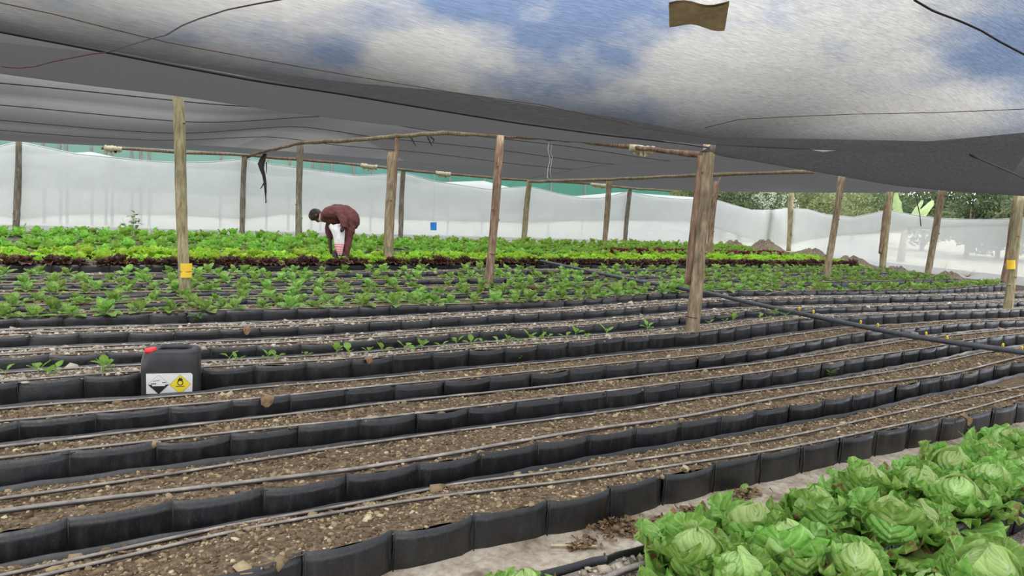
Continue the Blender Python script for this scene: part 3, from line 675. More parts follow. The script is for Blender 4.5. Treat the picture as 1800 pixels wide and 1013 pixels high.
A1 = [[(e[0] + .05 * math.sin(i * .3), e[1] - u, e[2] + za(u) * zf_(e[0]) + .02 * math.sin(e[0] * 1.3 + u) * min(1, u) + .012 * math.sin(3.1 * e[0] + 2.2 * u) * min(1, u)) for u in us] for i, e in enumerate(E1)]
sheet('shade_net', A1, 'shade', 'large black shade net over the foreground with sky glowing through', group='black shade nets forming the roof')
hempx = [(-60,121),(0,130),(150,150),(313,169),(500,197),(640,215),(760,228),(880,237),(1000,249),(1120,259),(1250,267)]
HEM = np.array([PY(x, y, 9.7) for x, y in hempx]); HEM = np.vstack([HEM[0] + (HEM[0] - HEM[1]) * 6, HEM, HEM[-1] + np.array([6, 0, .1])])
Xh = np.linspace(-8, 26, 100); zh = np.interp(Xh, HEM[:, 0], HEM[:, 2]); zcd = np.interp(Xh, CORD[:, 0], CORD[:, 2])
B2 = [[(x, 5.82 + 3.88 * t, a + .01 + (b - a - .01) * t - .035 * math.sin(math.pi * t)) for t in np.linspace(0, 1, 9)] for x, a, b in zip(Xh, zcd, zh)]
sheet('shade_net', B2, 'shade_far', 'dark band of shade net beyond the black cord, over the first posts', group='black shade nets forming the roof')
a2px = [(1228,267),(1300,279),(1400,297),(1480,310),(1560,325),(1655,335),(1800,345),(1950,352)]
H2 = resample(np.array([PY(x, y, 5.86) for x, y in a2px]), 24)
T2 = resample(np.array([PY(x, y - 3, Y) + np.array([0, -.25, .07]) for x, y, Y in [(1228, 257, 5.75), (1350, 260, 5.2), (1500, 263, 4.7), (1650, 266, 4.2), (1800, 268, 3.7), (1950, 273, 3.2)]]), 24)
A2 = [[tuple(t * (1 - s) + h * s + np.array([0, 0, (h[2] - t[2]) * ((1 - (1 - s) ** 2) - s)])) for s in np.linspace(0, 1, 9)] for t, h in zip(T2, H2)]
sheet('shade_net', A2, 'shade', 'dark sagging shade net over the right edge, below the foreground net', group='black shade nets forming the roof')
farpx = [(-60,241),(0,246),(150,255),(300,263.5),(430,269),(540,281),(640,289),(790,304.5),(930,317),(1050,325),(1180,333)]
FAR = np.array([PY(x, y, 21.7) for x, y in farpx]); FAR = np.vstack([FAR[0] + (FAR[0] - FAR[1]) * 8, FAR])
def bay_z(x, y):
    zf = float(np.interp(x, FAR[:, 0], FAR[:, 2])); t = min(1, max(0, (y - 9.72) / 11.98)); w = min(1, max(0, (5.6 - x) / 3.5)); w = w * w * (3 - 2 * w)
    return zf + .65 * (1 - t ** 3.3) * (1 - w) + (.21 * (1 - t) ** .5 + .42 * (1 - t) ** 1.7) * w - .035 * abs(math.sin(3 * math.pi * t)) * (1 - t * .5) + .015 * math.sin(x * 1.1 + 5 * t)
def xb(y): return 5.7 - 1.3 * (y - 9.72) / 11.98            # the seam between the two bays
def roof_bay(x0, right, n, label, mat='shade_far'):
    return sheet('shade_net', [[(lambda q: (q, y, bay_z(q, y)))(x0 + (xb(y) - x0) * e if right is None else xb(y) + (right - xb(y)) * e) for y in np.linspace(9.72, 21.7, 34)] for e in np.linspace(0, 1, n)], mat, label, group='black shade nets forming the roof')
roof_bay(-10, None, 34, 'grey shade net bay at the upper left behind the greenish post', 'shade_left')
roof_bay(0, 14.5, 26, 'grey shade net bay in the middle above the stooping man')
bnd = resample(np.array([PY(x, y, 21.7) for x, y in [(930, 319), (1050, 326), (1180, 334), (1290, 337.5), (1388, 338.5)]] + [V(x, y, (27.5, 20.8), (22.9, 13.5)) for x, y in [(1440, 339), (1500, 339), (1550, 339.5)]] + [V(x, y, (22.9, 13.5), (22.0, 9.5)) for x, y in [(1600, 338), (1660, 337), (1760, 340)]]), 40)
r3 = resample(np.array([(14.45, y, bay_z(14.45, max(9.72, y)) + .01 + .06 * max(0, 11.5 - y)) for y in np.r_[np.linspace(21.6, 9.72, 24), 8.5, 7.2, 6]]), 40)
sheet('shade_net', [[tuple(a * (1 - s) + b * s + np.array([0, 0, .05 * math.sin(math.pi * s)])) for s in np.linspace(0, 1, 12)] for a, b in zip(r3, bnd)], 'shade_far', 'grey shade net bay at the far right before the trees', group='black shade nets forming the roof')
# cords and wires along the nets
def line(name, P, r, mat, label, cat, n=6):
    P = np.asarray(P); c = P[0]; mb = MB(); mb.tube([Vector(p - c) for p in P], r, n); return tag(mb.build(name, M[mat], None, True, c), label, cat)
line('black_rope', resample(np.vstack([CORD[0] + (CORD[0] - CORD[1]) * 3, CORD]), 60) - np.array([0, .02, .012]), .010, 'cord', 'thick black cord along the edge of the foreground shade net', 'cord')
EH = np.array([PY(x, y + 1, 9.66) for x, y in hempx])
def onA1(px, py, drop=.012):
    """point on the foreground net seen along a ray"""
    d = ray(px, py); best = None
    for t in np.linspace(1.5, 13, 1400):
        q = CP + d * t; i = int(np.argmin(abs(E1[:, 0] - q[0]))); u = E1[i, 1] - q[1]
        if u < 0: break
        if q[2] >= E1[i, 2] + za(u) * zf_(q[0]) - .02: best = q; break
    return (best if best is not None else CP + d * 6) - np.array([0, 0, drop])
line('rusty_wire', resample([onA1(x, y, .02) for x, y in [(300, 57), (322, 43), (350, 31), (400, 17), (445, 8), (490, 0), (520, -8)]], 30) if False else resample(np.vstack([[PY(x, y, 5.7) for x, y in [(2, 117), (30, 120), (62, 117), (90, 109), (130, 101), (160, 95), (190, 92), (215, 84), (250, 73), (275, 66)]], [PY(x, y, 5.0 - .3 * i) for i, (x, y) in enumerate([(292, 62), (320, 45), (350, 33), (400, 17), (450, 7), (500, -2)])]]), 70), .004, 'rust', 'loose rusty wire looping down from the net at upper left', 'wire')
line('twine_seam', resample([onA1(x, y) for x, y in [(-20, -4), (100, 22), (200, 48), (300, 72), (450, 100), (600, 127), (800, 160), (950, 181), (1050, 203), (1130, 222), (1250, 240)]], 60), .0028, 'rust', 'thin brown stitched seam running across the foreground net', 'seam')
line('twine_seam', resample([onA1(x, y) for x, y in [(700, 222), (900, 219), (1100, 218), (1300, 205), (1500, 198), (1650, 195), (1800, 190)]] if False else [onA1(x, y) for x, y in [(1240, 222), (1300, 207), (1400, 202), (1500, 198), (1650, 195), (1800, 189)]], 40), .0028, 'rust', 'thin brown seam at the right of the foreground net', 'seam')
line('black_rope', resample([onA1(x, y) for x, y in [(1608, -4), (1640, 15), (1690, 34), (1725, 50), (1760, 71), (1800, 92), (1830, 106)]], 40), .006, 'cord', 'dark cord at the upper right of the foreground net', 'cord')
h_ = [PY(x, y, Y) - np.array([0, 0, .02]) for x, y, Y in [(1706, 268, 3.35), (1760, 292, 3.9), (1800, 310, 4.3), (1860, 334, 4.8)]]
line('black_rope', resample(h_, 16), .011, 'cord', 'short black cord under the sagging net at the right edge', 'cord')
# seams sewn along the far roof bays
for i, yy in enumerate((12.2, 14.6, 16.9, 18.9)):
    line('net_seam', [(x, yy + .06 * math.sin(x), bay_z(x, yy + .06 * math.sin(x)) - .015) for x in np.linspace(-9, 14.3, 60)], .009, 'cord', '%s dark seam line across the far grey shade nets, counted from the front' % W5[i], 'seam')
# tan card patch on the foreground net
pp = [onA1(x, y, .03) for x, y in [(1176, -6), (1283, -6), (1275, 38), (1178, 30)]]
ax_, ay_ = [pp[0] + (pp[3] - pp[0]) * s for s in np.linspace(0, 1, 6)], [pp[1] + (pp[2] - pp[1]) * s for s in np.linspace(0, 1, 6)]
mb = MB(); P = np.array([[a * (1 - s) + b * s + np.array([0, 0, .012 * math.sin(7 * s + i) - .01]) for s in np.linspace(0, 1, 9)] for i, (a, b) in enumerate(zip(ax_, ay_))])
c0 = P[0, 0].copy(); mb.grid(P - c0); mb.grid((P - c0 + np.array([0, 0, .012]))[:, ::-1]); tag(mb.build('sacking_patch', M['tan'], None, True, c0), 'tan sacking patch sewn on the foreground net at the top edge', 'patch')

# ------------------------------------------------------------------ net walls
WT = [(-60,264),(0,257),(30,250),(45,252),(130,270),(200,277),(260,283),(310,286),(370,285),(430,279),(480,289),(560,300),(630,309),(690,306),(710,304),(760,318),(860,333),(880,331),(930,328),(980,340),(1020,348),(1060,348),(1103,337),(1150,346),(1200,350),(1240,350),(1262,352),(1290,361),(1320,369),(1350,370),(1388,366),(1420,368),(1450,377),(1500,382),(1530,376),(1562,369),(1600,377),(1650,384),(1700,386),(1750,386),(1800,383),(1880,376)]
WH = [(-60,377),(0,381),(35,386),(80,380),(150,377),(300,378),(420,385),(435,385),(500,377),(620,379),(700,386),(800,389),(925,392),(1000,389),(1100,388),(1210,388),(1270,402),(1340,426),(1388,433),(1430,422),(1488,414),(1548,411),(1600,402),(1700,396),(1880,392)]
CN = [(27.5, 20.8), (22.9, 13.5), (22.0, 9.5)]
def wallpt(x, y, off=0.):
    if x <= 1388:
        q = PY(x, y, 21.72 + off)
        return q if q[0] < 27.3 else V(x, y, (CN[0][0] + .1 + off, CN[0][1]), (CN[1][0] + .1 + off, CN[1][1]))
    if x <= 1562: return V(x, y, (CN[0][0] + .1 + off, CN[0][1]), (CN[1][0] + .1 + off, CN[1][1]))
    return V(x, y, (CN[1][0] + .1 + off, CN[1][1]), (CN[2][0] + .1 + off, CN[2][1]))
def wall_sheet(xs, topl, lowl, name, label, off=0., mat='whitenet', grp=None, n=9, drop=0):
    P = []
    for x in xs:
        a = wallpt(x, float(np.interp(x, *zip(*topl))) + drop, off); rows = []
        if lowl is None: b = np.array([a[0], a[1], -.02])
        else: b = wallpt(x, float(np.interp(x, *zip(*lowl))), off); b = np.array([a[0], a[1], b[2]])
        for s in np.linspace(0, 1, n):
            q = a * (1 - s) + b * s; q = q + np.array([0, .03 * math.sin(x * .05 + 3 * s) * math.sin(math.pi * s), 0]); rows.append(q)
        P.append(rows)
    return sheet(name, P, mat, label, 'net wall', grp)
xsL = np.r_[np.arange(-60, 1377, 12), 1384, 1388]; xsR = np.r_[np.arange(1388, 1562, 8), np.arange(1562, 1881, 12)]
wall_sheet(xsL, WT, None, 'net_wall', 'long white insect net wall across the back of the beds', grp='white insect net walls')
wall_sheet(xsL, WT, WH, 'net_curtain', 'second white net layer doubling the upper back wall', .05, grp='doubled upper net layers', drop=1)
wall_sheet(xsR, WT, None, 'net_wall', 'white insect net wall along the right side before the trees', grp='white insect net walls')
wall_sheet(xsR, WT, WH, 'net_curtain', 'second white net layer doubling the upper right wall', .05, grp='doubled upper net layers', drop=1)
# hem ropes along the net tops
for xs_, lb in ((xsL, 'thin pale hem rope along the top of the back net wall'), (xsR, 'thin pale hem rope along the top of the right net wall')):
    line('hem_rope', [wallpt(x, float(np.interp(x, *zip(*WT)))) for x in xs_], .013, 'white', lb, 'rope', 5)
# second fence outside and the green screen
F2T = [(-80,262),(0,268),(70,272),(160,267),(240,284),(330,296),(410,300),(500,312),(590,303),(640,315),(730,322),(850,318),(930,338),(1010,345),(1090,338),(1180,344),(1260,350)]
F2H = [(-80,290),(0,287),(60,288),(110,296),(160,312),(200,297),(240,290),(300,293),(350,310),(388,337),(420,323),(480,317),(540,322),(582,340),(640,328),(700,330),(760,336),(870,360),(930,350),(972,362),(1040,352),(1180,356),(1260,360)]
P1 = [[tuple(PY(x, np.interp(x, *zip(*F2T)), 24.6) * np.array([1, 1, 0]) + np.array([0, 0, z])) for z in np.linspace(0, 1, 2)] for x in range(-80, 1261, 20)]
def vsheet(pxs, top, low, Y, mat, name, label, n=5):
    P = []
    for x in pxs:
        a = PY(x, float(np.interp(x, *zip(*top))), Y); z1 = 0.0 if low is None else float(PY(x, float(np.interp(x, *zip(*low))), Y)[2])
        P.append([(a[0], a[1], a[2] + (z1 - a[2]) * s) for s in np.linspace(0, 1, n)])
    return sheet(name, P, mat, label, 'net fence')
vsheet(range(-80, 1261, 14), F2T, None, 24.7, 'whitenet', 'outer_net_fence', 'second white net fence outside the back wall')
vsheet(range(-80, 1261, 10), F2T, F2H, 24.6, 'whitenet', 'outer_net_curtain', 'scalloped upper curtain doubling the outer net fence')
GT = [(-80, 225), (0, 236), (400, 258), (800, 290), (1240, 318)]; GL = [(-80, 330), (0, 330), (600, 352), (1240, 372)]
vsheet(range(-80, 1181, 30), GT, GL, 25.6, 'greennet', 'green_screen', 'tall green shade screen seen above the back net wall')
for i, x in enumerate((-10, 75, 104, 116, 160, 185, 196, 231, 247, 262, 388, 470, 509, 550, 566, 583, 622, 655, 792, 852, 970, 1030, 1110)):
    t = PY(x, np.interp(x, *zip(*GT)), 25.4); mb = MB(); mb.tube([(0, 0, 0), (.02, 0, t[2] * .5), (0, 0, t[2])], .045, 7)
    tag(mb.build('fence_post', M['wood_pale'], None, True, (t[0], t[1], 0)), ordinal(i + 1) + ' faint fence post from the left behind the outer net fence', 'post', 'fence posts behind the outer nets')

# ------------------------------------------------------------------ outside: trees, banana, hill
def blob_tree(name, x, y, h, rx, mat, label, n=1500, leafsize=.16, trunk=True, sd=1):
    g = np.random.default_rng(sd); e = thing(name, label, 'tree' if h > 2.4 else 'bush', (x, y, 0))
    c = g.normal(0, 1, (14, 3)) * np.array([rx * .42, rx * .42, h * .17]) + np.array([0, 0, h * .6]); k = g.integers(0, 14, n)
    d = g.normal(0, 1, (n, 3)); d /= np.linalg.norm(d, axis=1)[:, None]; P = c[k] + d * g.uniform(.35, 1, (n, 1)) ** .5 * np.array([rx * .42, rx * .42, h * .23]); P[:, 2] = np.clip(P[:, 2], .15, None)
    a = g.normal(0, 1, (n, 3)); a /= np.linalg.norm(a, axis=1)[:, None]; b = np.cross(a, g.normal(0, 1, (n, 3))); b /= np.linalg.norm(b, axis=1)[:, None]
    s = leafsize * g.uniform(.5, 1.3, (n, 1)); Q = np.stack([P - a * s, P - b * s * .45, P + a * s, P + b * s * .45], 1).reshape(-1, 3)
    ob('foliage', fastmesh('foliage', Q, np.arange(4 * n).reshape(-1, 4), M[mat], False), e)['kind'] = 'stuff'
    mb = MB(); mb.tube([(0, 0, 0), (.1, .05, h * .35), (-.05, 0, h * .7)], [.12, .09, .04], 8)
    for q in c[:6]: mb.tube([(.05, .02, h * .3), tuple(q * .6 + np.array([0, 0, h * .2])), tuple(q)], [.05, .035, .015], 5)
    mb.build('stem', M['wood_grey'], e); return e
def at_ground(px, dep): q = D(px, 400, dep); return q[0], q[1]
for i, (px, dep, h, rx, mat, lab) in enumerate([
    (1300, 40, 4.2, 2.6, 'fol_dark', 'dark bushy tree beyond the net just right of the thickest post'), (1232, 46, 4.6, 3.0, 'fol_mid', 'olive tree beyond the net hidden behind the thickest post'),
    (1340, 39, 3.2, 1.1, 'fol_pale', 'pale flowering bush beyond the net beside the dark tree'), (1420, 46, 5.0, 3.4, 'fol_mid', 'olive tree beyond the net behind the right corner post'),
    (1500, 50, 5.5, 3.4, 'fol_mid', 'broad olive tree beyond the net left of the banana plant'), (1625, 40, 4.6, 2.6, 'fol_dark', 'dark tree behind the banana plant'),
    (1705, 33, 4.2, 2.4, 'fol_dark', 'big dark round tree beyond the net at the far right'), (1760, 36, 4.0, 2.0, 'fol_mid', 'olive tree right of the big dark round tree'),
    (1840, 34, 4.2, 2.6, 'fol_light', 'yellow green tree at the right edge of the view'), (1160, 50, 4.6, 3.2, 'fol_mid', 'olive tree between the green screen and the thickest post'), (1370, 60, 6.5, 4.5, 'fol_dark', 'tall dark tree farthest back on the slope')]):
    x, y = at_ground(px, dep); blob_tree('tree', x, y, h * .78, rx, mat, lab, 6500 if mat != 'fol_pale' else 2500, .12 if mat != 'fol_pale' else .07, True, 20 + i)
x, y = at_ground(1268, 37); blob_tree('bush', x, y, 1.5, 1.3, 'fol_dark', 'low dark bush seen through the net beside the mulch heap', 900, .1, False, 77)
mb = MB(); mb.grid([[(X_, 55 + 6 * math.sin(X_ * .05) + 50 * s, -1 + 11 * s ** .8 + .6 * math.sin(X_ * .13 + 4 * s)) for s in np.linspace(0, 1, 10)] for X_ in np.linspace(38, 170, 40)])
struct(mb.build('trim_2', M['fol_mid']))
bx, by = at_ground(1590, 27.5); ba = thing('banana_plant', 'banana plant with broad pale leaves behind the right net wall', 'plant', (bx, by, 0))
mb = MB(); mb.tube([(0, 0, 0), (.03, 0, .9), (0, 0, 1.8)], [.14, .11, .07], 10); mb.build('stem', M['wood_green'], ba)
RTv = R0
for i, (a, L, W, e0, e1) in enumerate([(math.pi + .2, 1.5, .26, 1.2, 1.25), (.2, 1.6, .30, .95, .75), (.0, 1.3, .24, 1.3, 1.0), (math.pi, 1.3, .22, .9, .3), (.1, 1.5, .2, .4, -.5), (2.2, 1.3, .22, 1.0, .2)]):
    v, f, uv = leaf(L, W, e0, e1, 9, 5, cup=-.3, ruf=.03, fr=3, jag=.15, shape=.8, seed=i, stalk=.12); mb = MB()
    mb.add(rotz(v, a + math.atan2(R0[1], R0[0]), (0, 0, 1.15)), f, uv); mb.build('leaf', M['banana' if i != 4 else 'dry'], ba)
# ------------------------------------------------------------------ heaps and weeds at the far right
def heap(px, py, w, h, mat, label, name='mulch_heap', sd=0):
    c = G(px, py); g = random.Random(sd); mb = MB(); P = []; ph = [g.uniform(0, 6) for _ in range(6)]
    for i in range(20):
        a = 2 * math.pi * i / 19; row_ = []
        for j in range(9):
            s = j / 8; R = w * s * (1 + .18 * math.sin(2 * a + ph[0]) + .1 * math.sin(5 * a + ph[1])); z = h * (math.cos(math.pi * s) * .5 + .5) * (1 + .35 * math.sin(3 * a + ph[2] + 6 * s) * (s > 0)) + h * .12 * math.sin(9 * a + 11 * s) * (s > 0) * (1 - s)
            row_.append((R * math.cos(a), R * math.sin(a) * .7, max(-.02, z) if j < 8 else -.03))
        P.append(row_)
    mb.grid(P); return tag(mb.build(name, M[mat], None, True, c), label, 'heap')
heap(1290, 441, 1.2, .32, 'mulch', 'brown mulch heap behind the crimson lettuces', sd=1); heap(1345, 441, 1.3, .36, 'mulch', 'grassy mulch heap left of the far right corner post', sd=2)
heap(1425, 449, 1.3, .22, 'mulch', 'low earth heap right of the far right corner post', sd=3); heap(1490, 468, 1.4, .26, 'mulch', 'earth heap at the right end of the bright lettuces', sd=4)
heap(1575, 484, 1.0, .2, 'mulch', 'small earth heap by the double post at the right net wall', sd=5); heap(1665, 490, .8, .16, 'mulch', 'small earth heap at the right end of the young lettuces', sd=6)
def stems(px, py, z0, h, label, mat='weed', n=6, sd=0, name='weed', leaves=6, spread=.12, ls=.06, Y=None):
    c = G(px, py, z0) if Y is None else PY(px, py, Y) * np.array([1, 1, 0]); g = random.Random(sd); e = thing(name, label, 'weed', c); mb = MB(); lf = MB()
    for i in range(n):
        a = g.uniform(0, 6.28); t = Vector((math.cos(a) * spread * g.random(), math.sin(a) * spread * g.random(), h * g.uniform(.5, 1))); mb.tube([(0, 0, 0), tuple(t * .5 + Vector((0, 0, .02))), tuple(t)], [.006, .004, .002], 4)
        for j in range(leaves):
            q = t * g.uniform(.35, 1); v, f, uv = leaf(ls * g.uniform(.6, 1.3), ls * .35, g.uniform(-.1, .9), g.uniform(-.6, .3), 4, 3, seed=g.randrange(9999)); lf.add(rotz(v, g.uniform(0, 6.28), q), f, uv)
    mb.build('stalk', M[mat if mat != 'weed' else 'weed'], e)
    if lf.v: lf.build('leaves', M['weed'], e)['kind'] = 'stuff'
    return e
stems(232, 411, 0, .72, 'tall branching weed above the rear lettuces at left', n=5, sd=1, leaves=8, spread=.3, ls=.13, Y=19.6)
stems(268, 411, 0, .65, 'thin seeding stalk right of the tall weed at left', n=2, sd=2, leaves=2, spread=.12, ls=.07, Y=19.6)
stems(1458, 662, .06, .10, 'small fresh green weed on the wall of the third bed', n=5, sd=3, leaves=5, spread=.09, ls=.035)
stems(912, 634, .04, .07, 'small weed at the foot of the sprout bed wall', n=4, sd=4, leaves=4, spread=.07, ls=.035)
stems(945, 300 + 278, HB, .01, 'tiny green weed in the gravel', n=1, sd=5, leaves=2) if False else None
stems(1700, 487, .1, .25, 'dry grass tuft at the right end of the young lettuces', 'drytan', n=12, sd=6, leaves=0, spread=.5)
stems(1660, 476, .1, .5, 'reddish dry stalks by the right net wall', 'rust', n=7, sd=7, leaves=0, spread=.5)
stems(1706, 790, .0, .14, 'green grass tuft on the pale path', 'weed', n=9, sd=8, leaves=0, spread=.16)
stems(583, 656, .05, .06, 'tiny weed on the sprout bed wall right of the jerrycan', n=3, sd=9, leaves=3, spread=.04, ls=.03)
stems(345, 563, .10, .08, 'pale drooping weed over the nearest young lettuce bed wall', n=3, sd=10, leaves=4, spread=.08, ls=.06)
place_plants()

# ------------------------------------------------------------------ sprouts of the nearly bare bed
def sprout_mesh(sd):
    r = random.Random(sd); mb = MB(); k = 2 + sd % 3
    mb.tube([(0, 0, -.01), (.004, .002, .03), (.0, .0, .045)], [.004, .003, .002], 5)
    for i in range(k):
        v, f, uv = leaf(r.uniform(.06, .10), r.uniform(.017, .028), r.uniform(.5, 1.3), r.uniform(-.1, 1.0), 5, 4, cup=.35, ruf=.003, stalk=.3, seed=r.randrange(9999)); mb.add(rotz(v, 6.28 * i / k + r.uniform(-.5, .5), (0, 0, .03)), f, uv)
    return meshdata('lettuce_sprout', mb.v, mb.f, M['sprout'], mb.uv)
SPR = [sprout_mesh(i) for i in range(6)]
spx = [(10, 655), (68, 655), (88, 667), (97, 661), (181, 652), (184, 660), (404, 631), (416, 641), (472, 630), (486, 640), (538, 624), (592, 620), (612, 631), (648, 622), (672, 628), (712, 615), (728, 622), (742, 610), (776, 616), (802, 606), (828, 614), (848, 602), (876, 608), (893, 600), (914, 608), (931, 595), (950, 605), (964, 592), (994, 599), (1012, 588), (1032, 597), (1066, 590), (1138, 580), (1246, 572), (1276, 563), (1288, 566), (1336, 560), (1352, 566), (1361, 556), (1380, 560), (1397, 557)]
ORD = ['first', 'second', 'third', 'fourth', 'fifth', 'sixth', 'seventh', 'eighth', 'ninth', 'tenth', 'eleventh', 'twelfth', 'thirteenth', 'fourteenth', 'fifteenth', 'sixteenth', 'seventeenth', 'eighteenth', 'nineteenth', 'twentieth']
for i, (px, py) in enumerate(spx):
    q = G(px, py, .14); q[1] = min(max(q[1], fy('B5', q[0]) + .03), back('B5', q[0]) - .03)
    o = ob('lettuce_sprout', SPR[i % 6], None, (q[0], q[1], soil_z('B5', q[0], q[1]) - .002)); o.rotation_euler = (0, 0, rnd.uniform(0, 6.28)); s = rnd.uniform(.8, 1.35); o.scale = (s, s, s)
    if px < 250: lab = ORD[i] + ' pale sprout from the left, left of the jerrycan'
    elif px < 1180: lab = ORD[i - 6] + ' pale sprout to the right of the jerrycan' if i - 6 < 20 else ORD[32 - i] + ' pale sprout to the left of the thickest post'
    else: lab = ORD[i - 33] + ' pale sprout to the right of the thickest post'
    tag(o, lab, 'seedling', 'scattered sprouts in the gravel bed')

# ------------------------------------------------------------------ foreground: fabric path, lettuce bed
L1B = [(975, 1013), (1064, 988), (1140, 966), (1300, 915), (1450, 872), (1600, 820), (1720, 775), (1800, 745)]      # back wall top
L1F = [(1500, 1012), (1640, 936), (1700, 908), (1800, 868)]        # front wall top
pb = np.array([G(x, y, .10) for x, y in L1B]); pf = np.array([G(x, y, .17) for x, y in L1F])
yb0, yf0 = float(np.mean(pb[:, 1])), float(np.mean(pf[:, 1]))
YB, YF = 1.96, None
def yB(x): return float(np.interp(x, pb[:3, 0], pb[:3, 1])) if x < 2.4 else float(pb[2, 1]) + .0 * x
def yF(x): return float(np.mean(pf[:, 1]))
X0, X1 = float(pb[0, 0]) - 1.2, 9.0
mb = MB(); P = []
for x in np.arange(-1, 9, .07):
    a, b = yB(x) - .03, fy('B1', x) + .03
    P.append([(x, a + (b - a) * s, .004 + .010 * max(0, math.sin(5 * x + 9 * s)) * s * (1 - s) * 3 + .006 * math.sin(17 * x + 13 * s) * (1 - s) * s + .012 * (s > .93) * abs(math.sin(2.7 * x))) for s in np.linspace(0, 1, 16)])
mb.grid(P); tag(mb.build('ground_fabric', M['fabric']), 'pale beige wrinkled ground fabric on the path beside the nearest bed', 'fabric')
mb = MB(); mb.grid([[(x, yF(x) - 1.4 + 1.4 * s, .002 + .006 * math.sin(9 * x + 7 * s)) for s in np.linspace(0, 1, 12)] for x in np.arange(.5, 9, .1)])
struct(mb.build('trim_3', M['gravel_ground']))
lb = thing('grow_bed', 'nearest planted bed at bottom right, crowded with big head lettuces', 'garden bed', (X0, yB(X0), 0), 'long grow beds walled with black plastic'); ox, oy = X0, yB(X0)
HL = .13
mb = MB(); mb.grid([[(x - ox, yF(x) + .01 + (yB(x) - yF(x) - .02) * s - oy, HL - .03 + hump(x, s) * 1.3) for s in np.linspace(0, 1, 12)] for x in np.arange(X0, X1, .08)]); mb.build('soil', M['gravel_ground'], lb)
N = 9000; xs = nrg.uniform(X0, X0 + 5, N); ss = nrg.random(N)
Vv, Ff, T = pebbles(np.stack([xs - ox, np.array([yF(a) + .02 + (yB(a) - yF(a) - .04) * s - oy for a, s in zip(xs, ss)]), HL - .028 + np.array([hump(a, s) * 1.3 for a, s in zip(xs, ss)])], 1), .009 * nrg.lognormal(0, .35, N)); stuff(ob('gravel', fastmesh('gravel', Vv, Ff, M['pebble_grey'], True, T), lb))
for q, (yfun, hgt) in enumerate(((yF, 1.0), (yB, .78))):
    x = X0
    while x < X1 - .3:
        w = .36; o = ob('panel', PANELS[rnd.randrange(7)], lb, (x - ox, yfun(x) - oy, 0)); o.scale = (w, 1 if q == 0 else -1, hgt); o.rotation_euler = (rnd.uniform(-.03, .03), 0, math.atan2(yfun(x + w) - yfun(x), w)); x += w
P = [G(x, y, HL + .005) for x, y in [(1060, 1020), (1090, 1005), (1140, 990), (1190, 975), (1300, 940)]]
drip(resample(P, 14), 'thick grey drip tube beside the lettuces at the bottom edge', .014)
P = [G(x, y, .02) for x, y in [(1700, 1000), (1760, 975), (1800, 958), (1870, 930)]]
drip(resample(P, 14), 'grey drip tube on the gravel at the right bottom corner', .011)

# head lettuces, each outer leaf and heart leaf a part
def wrap_leaf(R, a_span, top, sd):
    """leaf folded round the heart"""
    r = random.Random(sd); P = []; nu, nv = 11, 11; ph = r.uniform(0, 6); uv = []
    for i in range(nu):
        t = i / (nu - 1); th = .25 + (math.pi * top) * t; row_ = []
        for j in range(nv):
            s = -1 + 2 * j / (nv - 1); lo = s * a_span * (1 - .35 * t * t); rr = R * (1 + .16 * abs(s) ** 2.2 + .055 * math.sin(9 * t + 5 * s + ph) * (abs(s) + .4 * t) + .10 * max(0, t - .8) * 5 * (abs(s) * .6 + .4) + .02 * r.uniform(-1, 1))
            row_.append((rr * math.sin(th) * math.cos(lo) * 1.06, rr * math.sin(th) * math.sin(lo) * 1.06, R * .95 - rr * math.cos(th) * .98))
        P.append(row_)
    f = [(i * nv + j, (i + 1) * nv + j, (i + 1) * nv + j + 1, i * nv + j + 1) for i in range(nu - 1) for j in range(nv - 1)]
    return np.array(P).reshape(-1, 3), f, [(i / (nu - 1), j / (nv - 1)) for i in range(nu) for j in range(nv)]
def lm(name, tup, mat): return meshdata(name, tup[0], tup[1], mat, tup[2])
HEARTS = [lm('heart_leaf', wrap_leaf(.078, 1.55, .90, i), M['heart']) for i in range(5)]
WRAPS = [lm('leaf', wrap_leaf(.088, 1.15, .62, 20 + i), M['head']) for i in range(5)]
OUT = [lm('leaf', leaf(.215 + .012 * (i % 4), .105 + .008 * (i % 3), .55 + .12 * (i % 3), (-.35, .15, .0, -.7, .35)[i % 5], 14, 13, cup=(.30, .10, .38)[i % 3], ruf=.026, fr=4, jag=.32, shape=.68, seed=60 + i, twist=(-.3, .2, .0)[i % 3]), M['head']) for i in range(9)]
MIDL = [lm('leaf', leaf(.20, .115, 1.15, (.75, .3, 1.25)[i % 3], 14, 13, cup=.38, ruf=.024, fr=4, jag=.32, shape=.68, seed=90 + i), M['head']) for i in range(6)]
